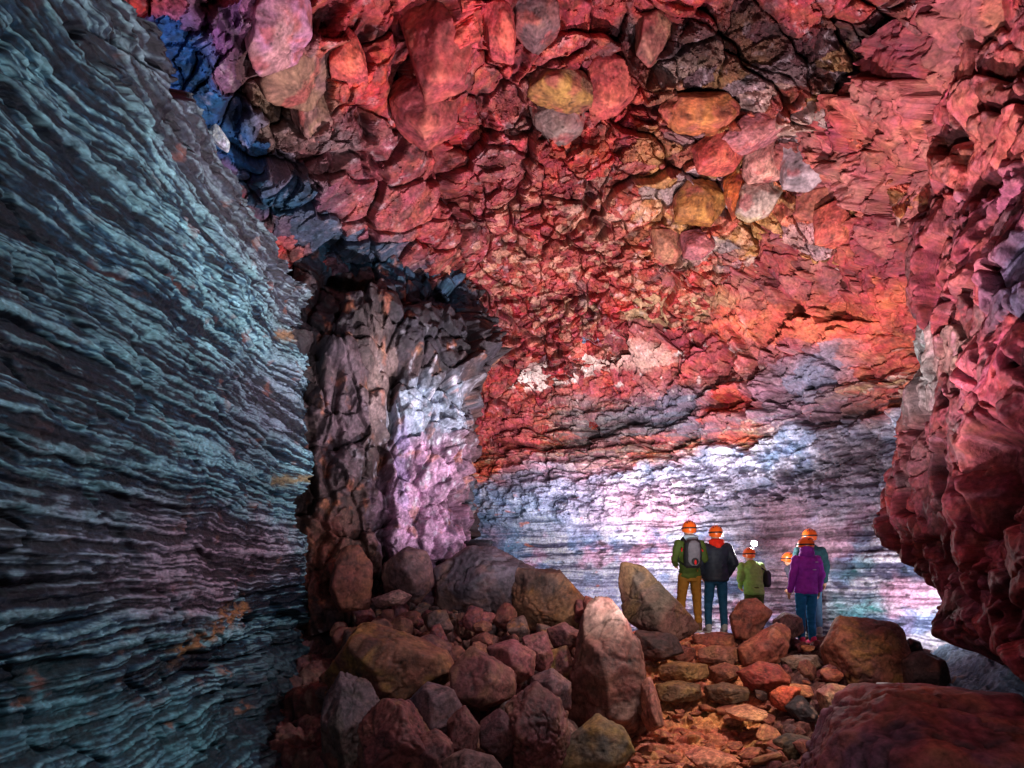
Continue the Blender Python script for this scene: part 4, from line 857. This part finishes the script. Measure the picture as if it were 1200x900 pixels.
    D, Fc = ico(5); V = D*np.array([.116,.138,.135]); zc_ = -.055+.10*np.clip(V[:,1]/.138,-1,1)*.35; V[:,2] = np.where(V[:,2] < zc_, zc_+(V[:,2]-zc_)*.12, V[:,2])
    rim = np.exp(-((V[:,2]-zc_)/.012)**2); V[:,:2] *= (1+.05*rim)[:,None]
    V[:,1] += .02*np.clip(V[:,1],0,1)*rim*4
    for a_ in (-.052,-.026+.0,.026,.052):      # moulded ridges and vent grooves
        V[:,2] -= .006*np.exp(-((V[:,0]-a_)/.007)**2)*(V[:,2] > .02)
    V[:,2] += .02
    he = link("helmet", raw_mesh("helmet", HT(V), Fc, None, HELM), r)
    vt = []
    for a_ in (-.06,-.022,.022,.06):
        for yy in (-1,1):
            zz = math.sqrt(max(0,1-(a_/.118)**2-(.075/.138)**2))*.135+.02; vt.append(ball((a_, yy*.075, zz-.004), (.006,.026,.010)))
    V, f = merge(vt); link("vent", raw_mesh("vent", HT(V), f, None, BLK), he)
    # strap of the lamp round the shell
    n = 48; V = []; f = []
    for i in range(n):
        th = 2*PI*i/n
        for (rr, zz) in ((1.0,.012),(1.03,.014),(1.03,.034),(.97,.037)):
            V.append((.120*rr*math.cos(th), .140*rr*math.sin(th), zz))
    for i in range(n):
        for j in range(4):
            a, b = i*4+j, ((i+1)%n)*4+j; a2, b2 = i*4+(j+1)%4, ((i+1)%n)*4+(j+1)%4; f += [(a,b,b2),(a,b2,a2)]
    link("lamp_strap", raw_mesh("lamp_strap", HT(np.array(V)), np.array(f), None, BLK), he)
    lm = link("headlamp", raw_mesh("headlamp", HT(merge([caps((-.022,.152,.025),(.022,.152,.025),.021,.021)])[0]), merge([caps((-.022,.152,.025),(.022,.152,.025),.021,.021)])[1], None, BLK), he)
    V, f = ball((0,.174,.025), (.040,.010,.040) if lit else (.017,.008,.017)); link("lens", raw_mesh("lens", HT(V), f, None, LENS_ON if lit else LENS_OFF), lm)
    # chin straps
    V, f = merge([caps((-.082,.02,.0),(-.05,.06,-.10),.005,.005,6), caps((.082,.02,.0),(.05,.06,-.10),.005,.005,6)]); link("chin_strap", raw_mesh("chin_strap", HT(V), f, None, BLK), he)
    if lit or True:
        for sx in (-1,1):
            V, f = ball((sx*.030,.093,-.012), (.011,.008,.007)); link("eye", raw_mesh("eye", HT(V), f, None, BLK), r)
        V, f = ball((0,.099,-.062), (.024,.008,.006)); link("mouth", raw_mesh("mouth", HT(V), f, None, cloth("lips", C(170,90,85))), r)
    if hair:
        D, Fc = ico(4); V = D*np.array([.088,.10,.115])+np.array([0,-.018,-.035]); V = V+.006*fbm3(V,40,3,3)[:,None]*D; V[:,1] = np.minimum(V[:,1], .03)
        link("hair", raw_mesh("hair", HT(V), Fc, None, HAIR), r)
    if hood == 'up':        # hood over the neck and the back of the head
        hb = [ball((hx,hy-.03,hz-.06), (.105,.105,.10)), ball((hx,hy-.03,hz-.13), (.12,.11,.07))]
        fuse("hood", hb, hoodcol, r, .009, 3, .006, (14,14,14), 5)
    elif hood == 'down':
        x0, y0, z0 = bend((0,-.07,1.45))
        hb = [caps((x0-.08,y0+.02,z0+.02),(x0,y0-.045,z0-.035),.045,.055), caps((x0+.08,y0+.02,z0+.02),(x0,y0-.045,z0-.035),.045,.055), caps((x0-.05,y0+.10,z0+.04),(x0+.05,y0+.10,z0+.04),.03,.03), ball((x0,y0+.03,z0+.03),(.10,.09,.05))]
        fuse("hood", hb, hoodcol, r, .009, 3, .006, (14,14,14), 6)
    if patch is not None:
        D, Fc = ico(4); V = D*np.array([.085,.02,.105]); V[:,1] += .125*jk-.35*V[:,0]**2/.1*.3; V[:,2] += 1.27; V = V+.005*fbm3(V,20,3,3)[:,None]
        link("chest_panel", raw_mesh("chest_panel", V, Fc, None, patch), r)
    return r
FL = CZ
def fz(X, Y): return CZ+float(ground_h(np.array([X]), np.array([Y]))[0][0])
def spot_at(px, Y, py): p = at(px, py, Y); return (p[0], p[1], p[2])
OLG = cloth("olive green jacket", C(72,88,34)); MUS = cloth("mustard trousers", C(150,102,36)); NAVY = cloth("black quilted jacket", C(40,46,58), .55); DEN = cloth("blue denim", C(26,76,108))
REDH = cloth("red hood cloth", C(225,44,24)); GRN = cloth("light green jacket", C(135,175,85)); PUR = cloth("purple jacket", C(165,50,190)); BLJ = cloth("bright blue jeans", C(28,110,165)); TEAL = cloth("dark teal jacket", C(34,72,80)); LBJ = cloth("washed blue jeans", C(84,124,156))
DRK = cloth("dark grey clothes", C(48,44,58)); GSH = cloth("grey shoe", C(150,150,150)); PSH = cloth("pink shoe", C(225,60,110)); BSH = cloth("brown boot", C(96,66,48)); CRM = cloth("pale blue neck scarf", C(170,190,205)); ORG = cloth("orange chest cloth", C(235,110,50)); RDX = cloth("red pack trim", C(205,36,40)); PGY = cloth("grey pack cloth", C(108,104,112)); PPH = cloth("purple hood", C(155,48,180))

p1 = person("person in an olive jacket and mustard trousers wearing a grey backpack, seen from behind", spot_at(808,9.2,741), .06, 1.70, OLG, MUS, BSH, 'front', .95, hood='down', hoodcol=CRM, stance=.125)
p2 = person("person in a black quilted jacket with a red hood and blue jeans, seen from behind", spot_at(839,9.3,742), -.05, 1.66, NAVY, DEN, GSH, 'pocket', 1.14, quilt=.006, hood='down', hoodcol=REDH, stance=.115)
p3 = person("shorter person in a light green jacket bowing an orange helmet below the glaring lamp", spot_at(884,9.6,751), .05, 1.52, GRN, OLG, BSH, 'front', 1.05, stoop=.30)
p4 = person("person in a bright purple jacket with pink shoes, seen from behind", spot_at(945,9.0,757), .10, 1.62, PUR, BLJ, PSH, 'hang', 1.04, hood='up', hoodcol=PPH, stance=.085, headyaw=.5, hair=False)
p5 = person("person in a dark teal jacket and pale blue jeans half hidden behind the purple jacket", spot_at(949,9.75,745), -.15, 1.73, TEAL, LBJ, GSH, 'hang', 1.05, stance=.12)
p6 = person("stooping person in dark clothes and orange helmet, half hidden left of the purple jacket", spot_at(943,10.15,747), .45, 1.53, DRK, DRK, GSH, 'front', .85, stoop=.55, stance=.10)

def backpack(label, pos, yaw, k, main, trim, dark):
    r = bpy.data.objects.new("backpack", None); COL.objects.link(r); r.location = pos; r.rotation_euler = (0,0,yaw); r.scale = (k,)*3; tag(r, label, "backpack")
    fuse("pack_body", [loft([(0,0,.0,.10,.05),(0,0,.04,.135,.075),(0,0,.22,.14,.085),(0,0,.38,.125,.075),(0,0,.44,.08,.04)])], dark, r, .008, 3, .004)
    fuse("front_panel", [loft([(0,-.045,.03,.06,.03),(0,-.055,.10,.092,.045),(0,-.055,.26,.098,.05),(0,-.045,.38,.085,.04),(0,-.03,.42,.05,.03)])], main, r, .007, 3, .003)
    link("pocket", raw_mesh("pocket", *ball((0,-.098,.10),(.055,.02,.055)), None, dark), r)
    link("badge", raw_mesh("badge", *ball((.0,-.119,.085),(.018,.008,.038)), None, trim), r)
    for sx in (-1,1):
        V, f = merge([caps((sx*.10,.05,.40),(sx*.11,.13,.47),.018,.018,8), caps((sx*.11,.13,.47),(sx*.13,.26,.38),.018,.016,8), caps((sx*.13,.26,.38),(sx*.15,.22,.12),.016,.012,8), caps((sx*.15,.22,.12),(sx*.11,.05,.04),.012,.010,8)])
        s = link("shoulder_strap", raw_mesh("shoulder_strap", V, f, None, dark), r)
        V, f = caps((sx*.145,.07,.30),(sx*.165,.02,.26),.014,.012,8); link("strap_buckle", raw_mesh("strap_buckle", V, f, None, trim), s)
    return r
q = spot_at(808,9.2,741); backpack("grey and black backpack with a red tag worn over the olive jacket", (q[0]-.01, q[1]-.20, q[2]+.99), .06, .98, PGY, RDX, BLK)
q = spot_at(883,9.6,751)
bg = bpy.data.objects.new("shoulder_bag", None); COL.objects.link(bg); bg.location = (q[0]+.23, q[1]+.06, q[2]+.86); tag(bg, "black shoulder bag at the side of the light green jacket", "bag")
fuse("bag_body", [loft([(0,0,0,.05,.09),(0,0,.05,.065,.12),(0,0,.22,.06,.11),(0,0,.28,.03,.07)])], BLK, bg, .009, 3, .004)
V, f = merge([caps((0,-.06,.24),(-.09,-.04,.31),.012,.012,8), caps((0,.06,.24),(-.09,.06,.31),.012,.012,8)]); link("strap", raw_mesh("strap", V, f, None, BLK), bg)
# the lamp that glares at the camera, on its stand behind the green jacket
a = at(883, 637, 10.1); wl = bpy.data.objects.new("work_lamp", None); COL.objects.link(wl); wl.location = (a[0], a[1], fz(a[0], a[1])); tag(wl, "glaring white work lamp on a stand above the green jacketed person", "lamp")
hh = a[2]-fz(a[0], a[1])
link("pole", raw_mesh("pole", *caps((0,0,.3),(0,0,hh-.05),.014,.011,10), None, BLK), wl)
for i_ in range(3):
    an = i_*2*PI/3+.5; link("leg", raw_mesh("leg", *caps((0,0,.42),(.28*math.cos(an),.28*math.sin(an),.01),.011,.009,8), None, BLK), wl)
D, Fc = ico(4); V = D*np.array([.056,.045,.056]); V[:,1] = np.maximum(V[:,1], -.02); lh = link("lamp_head", raw_mesh("lamp_head", V+np.array([0,0,hh]), Fc, None, BLK), wl)
link("lens", raw_mesh("lens", D*np.array([.048,.012,.048])+np.array([0,-.024,hh]), Fc, None, LENS_ON), lh)
# small white marks on the purple jacket
for (x_, z_, w_) in ((.085,1.34,.028),(.055,1.22,.034)):
    link("white_mark", raw_mesh("white_mark", *ball((x_,-.138*1.04+.012*(z_<1.3),z_),(w_,.006,.007)), None, flat_mat("white print", C(215,205,220), .6, .05)), p4)

# ================================================================== camera, light
cam = bpy.data.objects.new("camera", bpy.data.cameras.new("camera")); COL.objects.link(cam); sc.camera = cam
cam.location = (0,0,CZ); cam.rotation_euler = (PI/2,0,0); cam.data.sensor_width = 36; cam.data.lens = 21.0
cam.data.shift_y = (HY-450)/1200; cam.data.clip_end = 500; cam.data.clip_start = .05
w = bpy.data.worlds.new("World"); sc.world = w; w.use_nodes = True
nt = w.node_tree; sky = nt.nodes.new("ShaderNodeTexSky"); sky.sky_type = 'NISHITA'; sky.sun_disc = False
sky.sun_elevation = math.radians(35); sky.sun_rotation = math.radians(200)
nt.links.new(sky.outputs[0], nt.nodes["Background"].inputs[0]); nt.nodes["Background"].inputs[1].default_value = .05
from mathutils import Vector
def lamp(name, kind, loc, power, col, size=.15, aim=None, angle=80, blend=.6):
    l = bpy.data.lights.new(name, kind); l.energy = power; l.color = col; l.shadow_soft_size = size
    o = bpy.data.objects.new(name, l); COL.objects.link(o); o.location = loc
    if aim is not None: o.rotation_euler = (Vector(aim)-Vector(loc)).to_track_quat('-Z','Y').to_euler()
    if kind == 'SPOT': l.spot_size = math.radians(angle); l.spot_blend = blend
    return o
P3 = lambda x,y,z: (x,y,CZ+z)
# unseen lights added to brighten the roof, walls, pillar, path and rubble
lamp("added_ceiling_light", 'SPOT', P3(1.9,4.9,-.9), 2500, (1,.96,.96), .06, P3(1.5,7.3,5.0), 122, .8)
lamp("added_ceiling_light", 'SPOT', P3(.9,2.2,-.4), 520, (.95,.95,1), .07, P3(.6,6.6,4.6), 120, .8)
lamp("added_wall_light", 'SPOT', P3(2.2,4.4,2.4), 330, (.76,.91,1), .08, P3(-2.5,4.4,-.9), 125, .8)
lamp("added_back_light", 'SPOT', P3(.9,9.4,-.5), 400, (.92,.94,1), .08, P3(2.6,12.6,.7), 130, .7)
lamp("added_back_light", 'SPOT', P3(2.4,10.3,-.9), 640, (1,.9,.88), .08, P3(2.6,12.2,3.8), 110, .8)
lamp("added_pillar_light", 'SPOT', P3(.6,6.7,.1), 200, (.96,.9,1), .06, P3(-1.0,8.5,2.0), 110, .8)
lamp("side_light", 'SPOT', P3(5.2,7.9,-.72), 150, (1,.93,.95), .05, P3(6.1,9.0,.1), 120, .8)  # the lamp behind the rocks at the right wall
lamp("side_light", 'SPOT', P3(.3,4.0,1.2), 70, (1,.85,.85), .08, P3(4.0,5.5,.8), 90, .8)  # added with no source there, to brighten the right wall
lamp("added_path_light", 'SPOT', P3(3.0,5.0,2.6), 760, (1,.85,.72), .08, P3(1.8,7.2,-1.6), 75, .8)
lamp("added_rubble_light", 'SPOT', P3(1.5,3.6,2.4), 60, (1,.86,.8), .08, P3(-.8,6.4,-1.2), 75, .8)
lamp("work_lamp_light", 'POINT', tuple(at(883,637,10.02)), 85, (1,.97,.95), .04)
v = sc.view_settings; v.view_transform = 'Standard'; v.look = 'None'; v.exposure = 0; v.gamma = 1
sc.cycles.use_denoising = True
sc.cycles.max_bounces = 3; sc.cycles.diffuse_bounces = 1; sc.cycles.glossy_bounces = 1
sc.cycles.use_adaptive_sampling = True; sc.cycles.adaptive_threshold = .02
try: sc.cycles.use_light_tree = True
except Exception: pass
